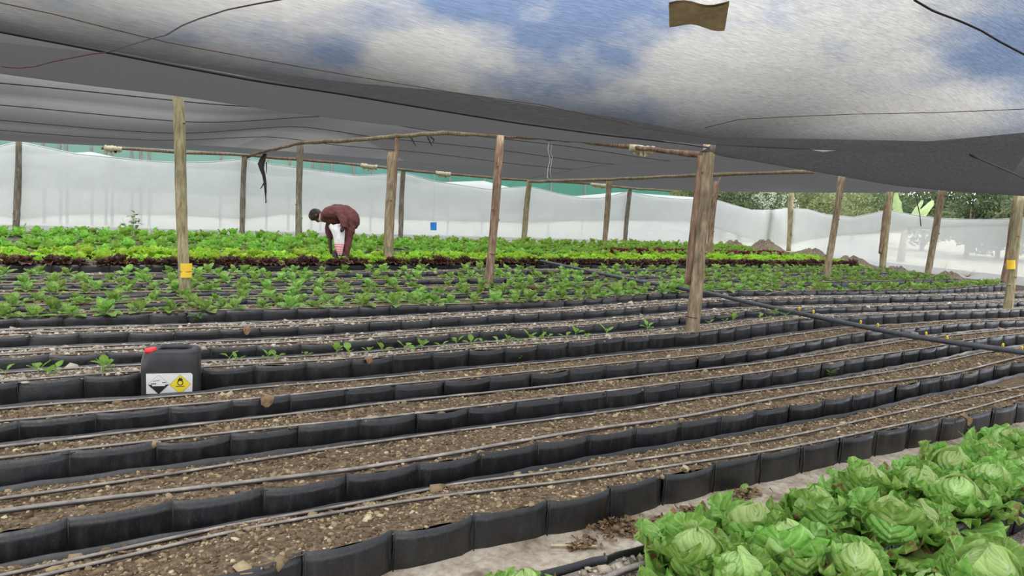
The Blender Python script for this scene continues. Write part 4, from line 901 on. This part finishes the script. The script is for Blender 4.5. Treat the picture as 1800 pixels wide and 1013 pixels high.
def head_lettuce(x, y, z, s, label, sd, heart=True):
    r = random.Random(sd); e = thing('head_lettuce', label, 'lettuce', (x, y, z), 'big head lettuces in the foreground'); e.scale = (s, s, s); e.rotation_euler = (r.uniform(-.15, .15), r.uniform(-.15, .15), r.uniform(0, 6.28))
    def put(nm, me, a, off=0.0, tilt=0., sc=1., zz=0.):
        o = ob(nm, me, e, (off * math.cos(a), off * math.sin(a), zz)); o.rotation_euler = (r.uniform(-.12, .12), tilt, a); o.scale = (sc, sc * r.uniform(.92, 1.1), sc)
    a0 = r.uniform(0, 6.28)
    for i in range(3): put('heart_leaf', HEARTS[r.randrange(5)], a0 + 2.1 * i, .004, 0, .94 + .05 * i, .035)
    for i in range(3): put('leaf', WRAPS[r.randrange(5)], a0 + 2.0 * i + r.uniform(-.3, .3), .008, r.uniform(.05, .35), r.uniform(.9, 1.08), .02)
    for i in range(5): put('leaf', MIDL[r.randrange(6)], a0 + 1.257 * i + r.uniform(-.4, .4), .035, r.uniform(-.15, .4), r.uniform(.85, 1.1), .012)
    for i in range(7): put('leaf', OUT[r.randrange(9)], a0 + .9 * i + r.uniform(-.25, .25), .025, r.uniform(-.12, .22), r.uniform(.85, 1.15), .0)
    return e
HLP = [(1212, 965, 1.0, 'leftmost head lettuce of the foreground bed, by the grey drip tube'), (1312, 918, 1.0, 'head lettuce in the back row with a big upright cupped leaf, second from the left'),
       (1385, 965, 1.05, 'large pale hearted head lettuce in the middle of the bottom edge'), (1300, 1008, .95, 'yellow green head lettuce cut by the bottom edge, between two larger heads'), (1425, 893, .95, 'dark drooping head lettuce in the back row, third from the left'),
       (1490, 985, .9, 'wilting pale head lettuce with browned leaf near the bed wall'), (1560, 915, 1.05, 'head lettuce whose broad ribbed leaf faces the viewer, at the front wall'), (1520, 850, 1.0, 'head lettuce in the back row with a large dark green outer leaf on its left'),
       (1612, 905, .85, 'smooth tight pale head lettuce at the front wall'), (1605, 842, .95, 'half hidden head lettuce between the tight pale head and the fabric path'), (1672, 868, 1.05, 'open head lettuce with white ribbed heart above the bed wall'), (1662, 812, 1.0, 'tall leafed head lettuce in the back row beyond the ribbed one'),
       (1730, 842, 1.0, 'head lettuce with a brown damaged edge, above the second panel from the right'), (1735, 800, .95, 'head lettuce in the back row, third from the right frame edge'), (1790, 828, 1.0, 'head lettuce at the right frame edge above the bed wall'), (1765, 775, 1.0, 'farthest big head lettuce in the foreground bed, beside the green grass tuft'), (1815, 790, 1.0, 'head lettuce half cut by the right frame edge, beyond the others')]
for i, (px, py, s, lab) in enumerate(HLP):
    q = G(px + 8, py + 8, .20); head_lettuce(q[0], q[1], HL - .04, s * 1.10, lab, 300 + i)
q = G(1738, 1010, .16); head_lettuce(q[0], q[1], .03, 1.2, 'bright hearted head lettuce at the bottom right corner on the gravel', 400)
q = G(1640, 1030, .12); head_lettuce(q[0], q[1], .02, .8, 'head lettuce at the bottom edge showing one round leaf, beside the bright hearted one', 401)
q = G(918, 1050, .10); head_lettuce(q[0], q[1], .03, .8, 'lone head lettuce just peeking over the bottom edge left of the others', 402)
# litter on the fabric
def litter(px, py, n, spread, label, sd, mats=('dry',)):
    c = G(px, py); g = random.Random(sd); mb = MB()
    for i in range(n):
        v, f, uv = leaf(g.uniform(.015, .045), g.uniform(.004, .012), g.uniform(-.2, .7), g.uniform(-.8, .5), 4, 4, cup=g.uniform(-.6, .6), ruf=.008, seed=g.randrange(9999)); mb.add(rotz(v, g.uniform(0, 6.28), (g.gauss(0, spread), g.gauss(0, spread * .5), .012 + g.random() * .02)), f, uv)
    return tag(mb.build('dry_leaf_litter', M['dry'], None, True, c), label, 'litter', None, 'stuff')
litter(1058, 925, 130, .06, 'clump of dry brown leaves against the nearest bed wall', 1); litter(1110, 938, 80, .09, 'spread of dry brown leaves on the middle of the path', 2); litter(1020, 965, 40, .04, 'small dry leaf clump on the path near the bottom edge', 3)
litter(1155, 925, 35, .04, 'dark dry leaf clump beside the leftmost head lettuce', 4); litter(1310, 875, 50, .05, 'dry leaves by the small rotten lettuce on the path', 5); litter(1212, 905, 30, .03, 'dry crumpled leaf lying alone on the path', 6); litter(1640, 802, 40, .06, 'dark litter behind the tall leafed lettuces', 7)
q = G(1309, 862, .02); e = thing('rotten_lettuce', 'small pale rotten lettuce ball lying on the path by the bed wall', 'lettuce', (q[0], q[1], .005))
for i in range(3):
    o = ob('heart_leaf', HEARTS[i], e); o.scale = (.32, .32, .32); o.rotation_euler = (0, 0, 2.1 * i)
mb = MB(); q0, q1 = G(968, 959, .015), G(1050, 961, .018); mb.tube(resample([q0, (q0 + q1) / 2, q1], 6) - q0, .006, 6); tag(mb.build('dry_stalk', M['drytan'], None, True, q0), 'pale straight dry stalk lying on the path', 'stalk')
mb = MB(); q0, q1 = G(1100, 945, .012), G(1195, 934, .015); mb.tube(resample([q0, (q0 + q1) / 2 + np.array([0, .005, 0]), q1], 6) - q0, .003, 5); tag(mb.build('dry_stalk', M['dry'], None, True, q0), 'thin brown twig lying on the path beside the lettuces', 'stalk')
def hang_leaf(px, py, k, L, W, label, sd):
    q = G(px, py, HB); y = fy(k, q[0]); v, f, uv = leaf(L, W, .15, -1.5, 6, 5, cup=.4, ruf=.01, jag=.4, shape=.8, seed=sd); mb = MB(); mb.add(rotz(v, -math.pi / 2), f, uv)
    tag(mb.build('dry_leaf', M['dry' if sd % 2 else 'tan'], None, True, (q[0], y + .01, HB + .012)), label, 'dry leaf')
hang_leaf(468, 703, 'B4', .09, .045, 'crumpled tan dry leaf hanging over the wall right below the jerrycan', 1); hang_leaf(430, 577, 'B7', .10, .035, 'brown dry leaf hanging on the pale gravel bed wall', 3)
hang_leaf(646, 631, 'B5', .08, .03, 'brown dry leaf hanging on the sprout bed wall', 5); hang_leaf(1690, 733, 'B1', .12, .04, 'tan curled dry leaf on the nearest bed wall at right', 7); hang_leaf(300, 730, 'B3', .06, .012, 'thin orange dry twig on the third bed wall', 9) if False else None

# ------------------------------------------------------------------ main pipe with taps
P = [G(x, y, .235) for x, y in [(950, 459), (985, 466), (1060, 482), (1130, 496), (1210, 509.5), (1245, 515), (1320, 533), (1400, 550), (1500, 571), (1600, 591), (1700, 606), (1800, 620), (1950, 640)]]
pipe = thing('water_pipe', 'long black water pipe laid diagonally across the beds with yellow taps', 'pipe', P[0]); mb = MB(); mb.tube(resample(P, 70) - P[0], .03, 12); mb.build('tube', M['main_pipe'], pipe)
for (x, y) in [(1405, 543), (1430, 549), (1513, 567), (1543, 572.5), (1628, 587.5), (1665, 595), (1763, 608), (1796, 613)]:
    c = G(x, y, .27) - P[0]; mb = MB(); mb.tube([c - np.array([0, 0, .03]), c + np.array([0, 0, .012])], [.012, .014], 8); mb.tube([c + np.array([-.03, -.01, .012]), c + np.array([0, 0, .018]), c + np.array([.03, .01, .012])], [.008, .012, .008], 6); mb.build('tap', M['yellow'], pipe)
for (x, y) in [(1275, 520), (1438, 556), (1607, 589)]:
    c = G(x, y, .24) - P[0]; mb = MB(); t = (np.array(P[8]) - np.array(P[7])); t /= np.linalg.norm(t); mb.tube([c - t * .03, c + t * .03], .036, 12); mb.build('coupling', M['drip'], pipe)
q = G(963, 472, .0); mb = MB(); mb.tube([(0, 0, 0), (.005, 0, .16), (0, .005, .26)], [.035, .034, .03], 8); tag(mb.build('wooden_stake', M['wood'], None, True, q), 'short pale stake at the far end of the black pipe', 'stake')
hp = [G(1440, 551, HB), G(1465, 533, .30), G(1490, 531, .30), G(1530, 535, HB)]
line('hose_loop', resample([G(1345, 519, .19), G(1365, 513, .22), G(1385, 513, .22), G(1400, 519, .19)], 12), .008, 'drip', 'small looped hose lying before the nearest young lettuces', 'hose')

# ------------------------------------------------------------------ sticky sheets, string, strip, rags
def curved_card(px, py, w, h, dep, mat, label, wrap=.0, name='sticky_sheet', rolltilt=0):
    c = D(px, py, dep); mb = MB(); W, H_ = w * dep / FPX / 2, h * dep / FPX / 2; P = []
    for i in range(9):
        s = -1 + i / 4; off = F0 * (wrap * s * s * W); P.append([tuple(RT * W * s * (1 + .03 * t) + UP * H_ * t + off) for t in (-1, 0, 1)])
    mb.grid(P); P2 = np.array(P) + F0 * .004; mb.grid(P2[::-1]); return tag(mb.build(name, M[mat], None, True, c), label, 'sticky trap')
d1 = depth(G(327, 541)); d2 = depth(G(1770, 558))
curved_card(324, 476, 21.5, 25, d1 - .088, 'yellow', 'yellow sticky sheet wrapped round the greenish post at left', .55); curved_card(1781, 465.5, 17, 16, d2 - .09, 'yellow', 'yellow sticky sheet on the leaning post at the right edge', .5)
line('tie_wire', [D(325.5 + 11 * math.sin(a), 476 + 1.2 * math.cos(a) + 1, d1 - .085 + .09 * (1 - math.cos(a)) * .5) for a in np.linspace(-1.5, 1.5, 12)], .003, 'cord', 'thin black wire tied round the left yellow sheet', 'wire')
dpost = depth(G(857, 518)); cpt = D(867, 446, dpost)
def ring(c, r, tube_r, mat, label, tilt=.1):
    P = [(c[0] + r * math.cos(a), c[1] + r * math.sin(a), c[2] + tilt * r * math.sin(a)) for a in np.linspace(0, 6.283, 25)]; return line('tie_wire', P, tube_r, mat, label, 'wire', 5)
ring(cpt, .072, .006, 'rust', 'wire ring tied round the reddish post above the lettuces'); ring(D(1217, 556, depth(G(1214, 609))), .079, .004, 'cord', 'thin wire ring low on the thickest post')
dbl = depth(PY(764, 306, 21.5)); curved_card(762, 398, 11, 14, dbl, 'blue', 'blue sticky card hanging on a string before the far net', .0, 'sticky_card')
line('string', [D(762 + .4 * i, 391 - 21.2 * i, dbl) for i in range(5)], .004, 'string', 'thin string holding the blue sticky card', 'string', 4)
line('string', [D(x, y, 10.75) for x, y in [(966, 243), (963, 262), (967, 280), (963, 298), (962, 312), (968, 318)]], .006, 'string', 'loose white string hanging from the rail, left strand', 'string', 4)
line('string', [D(x, y, 10.75) for x, y in [(966, 243), (970, 256), (968, 268), (971, 276), (967, 300), (969, 313)]], .005, 'string', 'loose white string hanging from the rail, right strand', 'string', 4)
line('guy_cord', [PY(x, y, 21.3) for x, y in [(1383, 337), (1384, 360), (1385, 385)]], .012, 'cord', 'dark cord hanging beside the far right corner post', 'cord', 5)
line('guy_cord', [V(x, y, (22.75, 13.5), (21.85, 9.5)) for x, y in [(1610, 335), (1612, 355), (1617, 378), (1619, 398)]], .014, 'cord', 'dark cord hanging in front of the banana plant', 'cord', 5)
dst = 19.8; mb = MB(); prof = [(466, 270, 5), (463, 278, 10), (458, 288, 12), (460, 297, 8), (464, 308, 6), (465, 322, 5), (467, 335, 3.4), (467, 346, 2), (467, 357, .8)]
P = []
for i, (x, y, w) in enumerate(prof): c = D(x, y, dst); P.append([tuple(c + RT * w * dst / FPX * .5 * s + F0 * .04 * math.sin(2.2 * i + 3 * s)) for s in np.linspace(-1, 1, 6)])
P = np.array(P); c0 = P[0, 0].copy(); mb.grid(P - c0); mb.grid((P - c0 + F0 * .02)[::-1])
q = [D(x, y, dst) - c0 for x, y in [(464, 322), (459, 331), (457, 332)]]; mb.tube(q, [.02, .012, .004], 5); q = [D(x, y, dst) - c0 for x, y in [(468, 285), (468.5, 300), (468, 306)]]; mb.tube(q, [.02, .012, .004], 5)
tag(mb.build('torn_strip', M['strip'], None, True, c0), 'torn dark net strip dangling from the crooked rail', 'strip')
def rag(pts, label, dep=None, Y=None, w=.06):
    P = resample([D(x, y, dep) if Y is None else PY(x, y, Y) for x, y in pts], 12); g = random.Random(len(label)); mb = MB(); c = P[0]
    mb.tube([Vector(p - c) for p in P], [w * g.uniform(.7, 1.2) for _ in P], 9)
    for j, v in enumerate(mb.v): mb.v[j] = tuple(Vector(v) + Vector((g.uniform(-.2, .2), g.uniform(-.2, .2), g.uniform(-.25, .2))) * w)
    for k_ in (3, 6, 8):
        a = Vector(P[k_] - c); mb.grid([[a + Vector((s * w * 1.6, 0, -t * w * g.uniform(1.2, 2.2) + .01 * math.sin(4 * s))) for t in (0, .5, 1)] for s in (-.6, -.2, .2, .6)])
    tag(mb.build('rag', M['rag'], None, True, c), label, 'rag', 'pale rags wrapped on the rails')
rag([(1107, 258.5), (1150, 265)], 'large pale rag wrapped round the dark rail left of the thickest post', 9.15, w=.05); rag([(183, 260), (214, 262)], 'torn pale rag on the far rail at upper left', Y=21.5, w=.07); rag([(634, 291), (662, 294)], 'pale rag on the far rail above the stooping man', Y=21.5, w=.07)
rag([(766, 304), (792, 307)], 'pale rag on the far rail above the blue sticky card', Y=21.5, w=.07); rag([(1038, 324), (1066, 327)], 'pale rag on the short far rail right of the corner post', Y=21.45, w=.07)
mb = MB(); c0 = D(724, 240, 13.6)
for x0_, pts in enumerate([[(722, 240), (727, 250), (731, 257)], [(752, 240), (756, 250), (760, 258)], [(757, 240), (763, 246), (760, 252)]]): mb.tube([Vector(D(x, y, 13.6) - c0) for x, y in pts], [.02, .014, .004], 5)
tag(mb.build('bark_shred', M['strip'], None, True, c0), 'dark bark shreds hanging from the pale peeled rail', 'bark')

# ------------------------------------------------------------------ jerrycan
cc = G(303, 690, .165); YC = fy('B5', cc[0]) - .165
# stands in the widened gap between the bed in front and the sprout bed
cx, cy = float(PY(302, 660, YC)[0]), YC
jc = thing('jerrycan', 'black plastic jerrycan with red cap and hazard label standing between two beds', 'jerrycan', (cx, cy, -.005)); JA = math.radians(-15); jc.rotation_euler = (0, 0, JA)
JW, JD, JH = .180, .115, .375
mb = MB(); P = []; nseg = 40
prof = [(0, .80), (.004, .90), (.03, .985), (.10, 1), (.24, 1), (.30, .985), (.335, .95), (.358, .88), (.370, .78), (JH, .62), (JH - .004, .45), (JH - .012, .30), (JH - .014, 0.02)]
for z, s in prof:
    r_ = []
    for i in range(nseg + 1):
        a = 2 * math.pi * i / nseg; ca, sa = math.cos(a), math.sin(a); e = .28 if z < .33 else .34
        x = math.copysign(abs(ca) ** e, ca) * (JW * (1 - (1 - s) * .42) if s > .6 else JW * s * 1.35); y = math.copysign(abs(sa) ** e, sa) * (JD * (1 - (1 - s) * .7) if s > .6 else JD * s * 1.15)
        zz = z - (.045 * max(0, (-x / JW - .45)) * max(0, (-y / JD + .5)) if z > .30 else 0)
        r_.append((x, y, zz))
    P.append(r_)
mb.grid(P); mb.f = [f[::-1] for f in mb.f]; mb.build('body', M['can'], jc)
mb = MB(); mb.tube([(-.075, .0, JH - .03), (-.05, .0, JH + .006), (.10, .0, JH + .006), (.125, .0, JH - .03)], [.024, .018, .018, .024], 12); mb.build('handle', M['can'], jc)
mb = MB(); mb.tube([(-.118, -.055, JH - .045), (-.120, -.058, JH - .02)], .030, 16); mb.build('neck', M['can'], jc)
mb = MB(); mb.tube([(-.119, -.056, JH - .024), (-.1195, -.057, JH - .006), (-.1205, -.058, JH + .006), (-.121, -.058, JH + .008)], [.036, .037, .034, .028], 20)
for i in range(20):
    a = 2 * math.pi * i / 20; mb.box((-.1195 + .0365 * math.cos(a), -.057 + .0365 * math.sin(a), JH - .012), (.002, .002, .011))
mb.build('cap', M['red'], jc)
FY_ = -JD - .0015
def flat(pts, y, mat, nm):
    mb = MB(); n_ = len(pts); mb.add([(x, y, z) for x, z in pts] + [(x, y + .0012, z) for x, z in pts], [tuple(range(n_))[::-1]] + [(i, (i + 1) % n_, (i + 1) % n_ + n_, i + n_) for i in range(n_)]); return mb.build(nm, M[mat], lab_, False)
mb = MB(); z0, z1 = .085, .222; mb.add([(-.140, FY_, z0), (.140, FY_, z0), (.142, FY_, z1 - .012), (.132, FY_, z1), (-.142, FY_, z1)] + [(-.140, FY_ + .002, z0), (.140, FY_ + .002, z0), (.142, FY_ + .002, z1 - .012), (.132, FY_ + .002, z1), (-.142, FY_ + .002, z1)], [(0, 1, 2, 3, 4), (0, 5, 6, 1), (1, 6, 7, 2), (2, 7, 8, 3), (3, 8, 9, 4), (4, 9, 5, 0)])
lab_ = mb.build('label', M['white'], jc, False)
def diamond(cx_, cz, r): return [(cx_ - r, cz), (cx_, cz - r), (cx_ + r, cz), (cx_, cz + r)]
flat(diamond(-.066, .148, .066), FY_ - .0008, 'black', 'diamond_outline'); flat(diamond(-.066, .148, .0645), FY_ - .0016, 'white', 'diamond'); flat([(-.129, .147), (-.066, .084), (-.003, .147), (-.025, .147), (-.028, .137), (-.104, .137), (-.107, .147)], FY_ - .0024, 'black', 'diamond_band')
flat([(-.100, .168), (-.060, .174), (-.058, .178), (-.098, .172)], FY_ - .0024, 'black', 'test_tube'); flat([(-.045, .160), (-.020, .160), (-.020, .164), (-.045, .164)], FY_ - .0024, 'black', 'hand_symbol'); flat([(-.112, .150), (-.080, .150), (-.080, .156), (-.112, .156)], FY_ - .0024, 'black', 'liquid_symbol')
flat(diamond(.066, .146, .066), FY_ - .0008, 'black', 'diamond_outline'); flat(diamond(.066, .146, .0642), FY_ - .0016, 'yprint', 'diamond')
flat([(.066 + .019 * math.cos(a), .157 + .019 * math.sin(a)) for a in np.linspace(0, 6.28, 19)[:-1]], FY_ - .0024, 'black', 'circle_symbol'); flat([(.066 + .013 * math.cos(a), .157 + .013 * math.sin(a)) for a in np.linspace(0, 6.28, 19)[:-1]], FY_ - .0032, 'yprint', 'circle_centre')
flat([(.052, .172), (.050, .184), (.057, .180), (.060, .196), (.066, .186), (.073, .197), (.075, .181), (.082, .186), (.080, .172), (.072, .166), (.060, .166)], FY_ - .0024, 'black', 'flame_symbol'); flat([(.040, .131), (.092, .131), (.092, .135), (.040, .135)], FY_ - .0024, 'black', 'text_line')

# ------------------------------------------------------------------ stooping person
PD = 13.75
def PP(px, py, w=0.): return Vector(D(px, py, PD) + F0 * w)
PRIM = []      # (points, radii, material index)
def limb(pts, rad, mi): PRIM.append(([PP(*p) for p in pts], rad, mi))
# torso, bent forward to the left; w is the depth offset (near side negative)
limb([(617, 389), (613, 381), (603, 376.5), (591, 376.5), (581, 379), (574, 380)], [.175, .18, .185, .198, .18, .13], 0)
limb([(616, 386, -.09), (604, 375, -.1), (590, 373, -.13), (578, 376, -.14)], [.13, .125, .13, .105], 0); limb([(616, 386, .09), (604, 375, .1), (590, 373, .13), (578, 377, .14)], [.13, .125, .13, .105], 0)
limb([(616, 392, -.09), (616, 408, -.1), (614, 424, -.1), (612, 437, -.1), (609, 451, -.1)], [.125, .105, .083, .074, .066], 0)
limb([(614, 392, .09), (606, 408, .1), (599, 424, .1), (594, 436, .1), (589, 448, .1)], [.125, .105, .083, .072, .064], 0)
limb([(597, 372, -.17), (604, 379, -.24), (611, 387, -.28), (611.5, 395, -.29)], [.088, .078, .072, .066], 0); limb([(610.5, 398, -.29), (608, 402.5, -.29)], [.038, .042], 1)
limb([(575, 383, .16), (574, 396, .19), (574, 410, .18), (575.5, 417, .17)], [.082, .074, .068, .064], 0); limb([(575.5, 418, .17), (577, 432, .15), (578, 440, .14)], [.043, .034, .028], 1)
limb([(571, 380), (563, 379)], [.072, .06], 1)
limb([(556, 376), (551, 379.5)], [.100, .094], 1); limb([(555, 380), (559, 386.5)], [.082, .05], 1); limb([(549.8, 386.0), (549, 387.5)], [.020, .015], 1)
limb([(557.5, 378.5, -.095), (558.5, 380, -.1)], [.022, .02], 1)
def fingers(base, dirs, w):
    for k_, (dx, dy, L) in enumerate(dirs):
        q = (base[0] + k_ * .55 - 1, base[1], w - .035 + .022 * k_); limb([q, (q[0] + dx * L * .5, q[1] + dy * L * .55, q[2]), (q[0] + dx * L * .6, q[1] + dy * L, q[2] + .01)], [.0125, .012, .010], 1)
fingers((578.5, 441), [(.2, 1, 5.5), (.25, 1, 7.2), (.28, 1, 7.6), (.3, 1, 7), (.35, .9, 5.4)], .14); fingers((608, 403), [(-.5, .6, 4), (-.6, .7, 5), (-.6, .8, 5.2), (-.5, .8, 5), (-.4, .8, 4)], -.30)
org = Vector(G(607, 470)); org = Vector((PP(607, 470).x, PP(607, 470).y, 0))
mb = MB()
for pts, rad, mi in PRIM:
    P = []; R_ = []
    for i in range(len(pts) - 1):
        for s in np.linspace(0, 1, 5)[:-1]: P.append(pts[i].lerp(pts[i + 1], float(s))); R_.append(rad[i] + (rad[i + 1] - rad[i]) * float(s))
    P.append(pts[-1]); R_.append(rad[-1])
    d0 = (P[1] - P[0]).normalized(); d1_ = (P[-1] - P[-2]).normalized()
    P = [P[0] - d0 * R_[0] * .92, P[0] - d0 * R_[0] * .7, P[0] - d0 * R_[0] * .35] + P + [P[-1] + d1_ * R_[-1] * .35, P[-1] + d1_ * R_[-1] * .7, P[-1] + d1_ * R_[-1] * .92]
    R_ = [R_[0] * .38, R_[0] * .71, R_[0] * .94] + R_ + [R_[-1] * .94, R_[-1] * .71, R_[-1] * .38]
    mb.tube([p - org for p in P], R_, 14)
tmp = bpy.data.objects.new('tmp_body', meshdata('tmp_body', mb.v, mb.f, [M['maroon'], M['skin']])); COL.objects.link(tmp)
rm = tmp.modifiers.new('r', 'REMESH'); rm.mode = 'VOXEL'; rm.voxel_size = .0105; sm = tmp.modifiers.new('s', 'SMOOTH'); sm.factor = .5; sm.iterations = 5
dg = bpy.context.evaluated_depsgraph_get(); body = bpy.data.meshes.new_from_object(tmp.evaluated_get(dg)); bpy.data.objects.remove(tmp)
body.materials.clear(); body.materials.append(M['maroon']); body.materials.append(M['skin'])
nvb = len(body.vertices); co = np.zeros(nvb * 3, np.float32); body.vertices.foreach_get('co', co); co = co.reshape(-1, 3)
best = np.full(nvb, 1e9); who = np.zeros(nvb, int)
for pts, rad, mi in PRIM:
    for i in range(len(pts) - 1):
        a, b = np.array(pts[i] - org), np.array(pts[i + 1] - org); ab = b - a; t = np.clip(((co - a) @ ab) / max(1e-9, ab @ ab), 0, 1); dd_ = np.linalg.norm(co - a - t[:, None] * ab, axis=1) - (rad[i] + (rad[i + 1] - rad[i]) * t); k_ = dd_ < best; best[k_] = dd_[k_]; who[k_] = mi
nr = np.zeros(nvb * 3, np.float32); body.vertices.foreach_get('normal', nr); nr = nr.reshape(-1, 3)
from mathutils import noise as mnoise
fold = np.array([.022 * (mnoise.noise(Vector((9 * c_ @ R0, 7 * c_[2] + 4 * (c_ @ R0), 6 * (c_ @ F0)))) - .1) - .018 * abs(mnoise.noise(Vector((16 * (c_ @ R0) + 5 * c_[2], 11 * c_[2], 13 * (c_ @ F0))))) for c_ in co.astype(float)]); co2 = co + nr * (np.where(who == 0, fold, 0))[:, None]; body.vertices.foreach_set('co', co2.astype(np.float32).ravel())
for p_ in body.polygons: p_.material_index = int(round(np.mean([who[v_] for v_ in p_.vertices]))); p_.use_smooth = True
body.update()
man = thing('person', 'person in maroon overalls stooping over the lettuces, holding a white sack', 'person', org); ob('body', body, man)
# hair cap, face, collar, cuff, boots
def cap_mesh(c, r, cut, up, mat, nm, sq=(1, 1, 1)):
    bm = bmesh.new(); bmesh.ops.create_icosphere(bm, subdivisions=3, radius=r); up = Vector(up).normalized()
    bmesh.ops.delete(bm, geom=[v for v in bm.verts if v.co.dot(up) < cut * r], context='VERTS')
    me = bpy.data.meshes.new(nm); bm.to_mesh(me); bm.free(); me.materials.append(mat); me.polygons.foreach_set('use_smooth', [True] * len(me.polygons)); return ob(nm, me, man, c - org)
cap_mesh(PP(554, 377.2), .112, -.15, Vector(-R0 * .35 + ZA * .95 + 0 * F0), M['hair'], 'hair')
for w in (-.036, .036):
    bm = bmesh.new(); bmesh.ops.create_icosphere(bm, subdivisions=2, radius=.011); me = bpy.data.meshes.new('eye'); bm.to_mesh(me); bm.free(); me.materials.append(M['white']); ob('eye', me, man, PP(547.5, 384.5, w) - org)
mb = MB(); cN = PP(568, 382); axis = (PP(563, 380) - PP(572, 381)).normalized(); s1 = axis.cross(Vector(F0)).normalized()
Pc = [[cN - org + (Vector(F0) * math.cos(a) * .085 + s1 * math.sin(a) * .085) * (1 + .1 * t) + axis * (.05 - .07 * t + .03 * max(0, math.sin(a))) for t in (0, .5, 1)] for a in np.linspace(0, 6.283, 25)]; mb.grid([[tuple(q) for q in r_] for r_ in Pc]); mb.build('shirt_collar', M['collar'], man)
mb = MB(); q = PP(611.3, 396, -.29) - org; dirv = (PP(610.5, 399, -.29) - PP(611.3, 394, -.29)).normalized(); mb.tube([q - dirv * .03, q + dirv * .022], [.070, .072], 14, caps=False); mb.build('sleeve_cuff', M['maroon'], man)
for (px, py, w) in ((609, 452, -.1), (589, 449, .1)):
    mb = MB(); a = PP(px, py, w) - org; g0 = Vector((a.x, a.y, .0)); mb.tube([a + Vector((0, 0, .05)), a * .5 + g0 * .5, g0 + Vector((0, 0, .07)), g0 + Vector((0, 0, .01))], [.075, .07, .066, .068], 12)
    t = Vector(-R0); mb.tube([g0 + Vector((0, 0, .05)) - t * .05, g0 + t * .06 + Vector((0, 0, .05)), g0 + t * .16 + Vector((0, 0, .04)), g0 + t * .20 + Vector((0, 0, .035))], [.055, .056, .045, .022], 10); mb.build('boot', M['boot'], man)
# sack, its own thing held in the near hand
mb = MB(); P = []; so_ = PP(605, 398, -.20)
sil = [(447, 598.5, 605.5, .03), (443, 597, 606.5, .06), (436, 594, 608, .09), (428, 592, 609.5, .10), (420, 591, 610, .10), (412, 589.5, 610.5, .10), (405, 586.5, 611, .08), (400, 583.5, 611, .06), (396.5, 582.5, 610, .045), (394, 584, 606, .03)]
for y, xl, xr, th in sil:
    c = (xl + xr) / 2; hw = (xr - xl) / 2; r_ = []
    for i in range(21):
        a = 2 * math.pi * i / 20; r_.append(tuple(PP(c + hw * math.cos(a), y + 1.2 * math.sin(5 * a + y) * (y < 402), -.20 + th * .7 * math.sin(a) + .012 * math.sin(7 * a + y * .4)) - so_))
    P.append(r_)
P.insert(0, [tuple(np.mean(np.array(P[0]), axis=0))] * 21)
mb.grid(P); o = mb.build('sack', M['sack'], None, True, so_); tag(o, 'white woven sack with pink print held by the stooping person', 'sack')
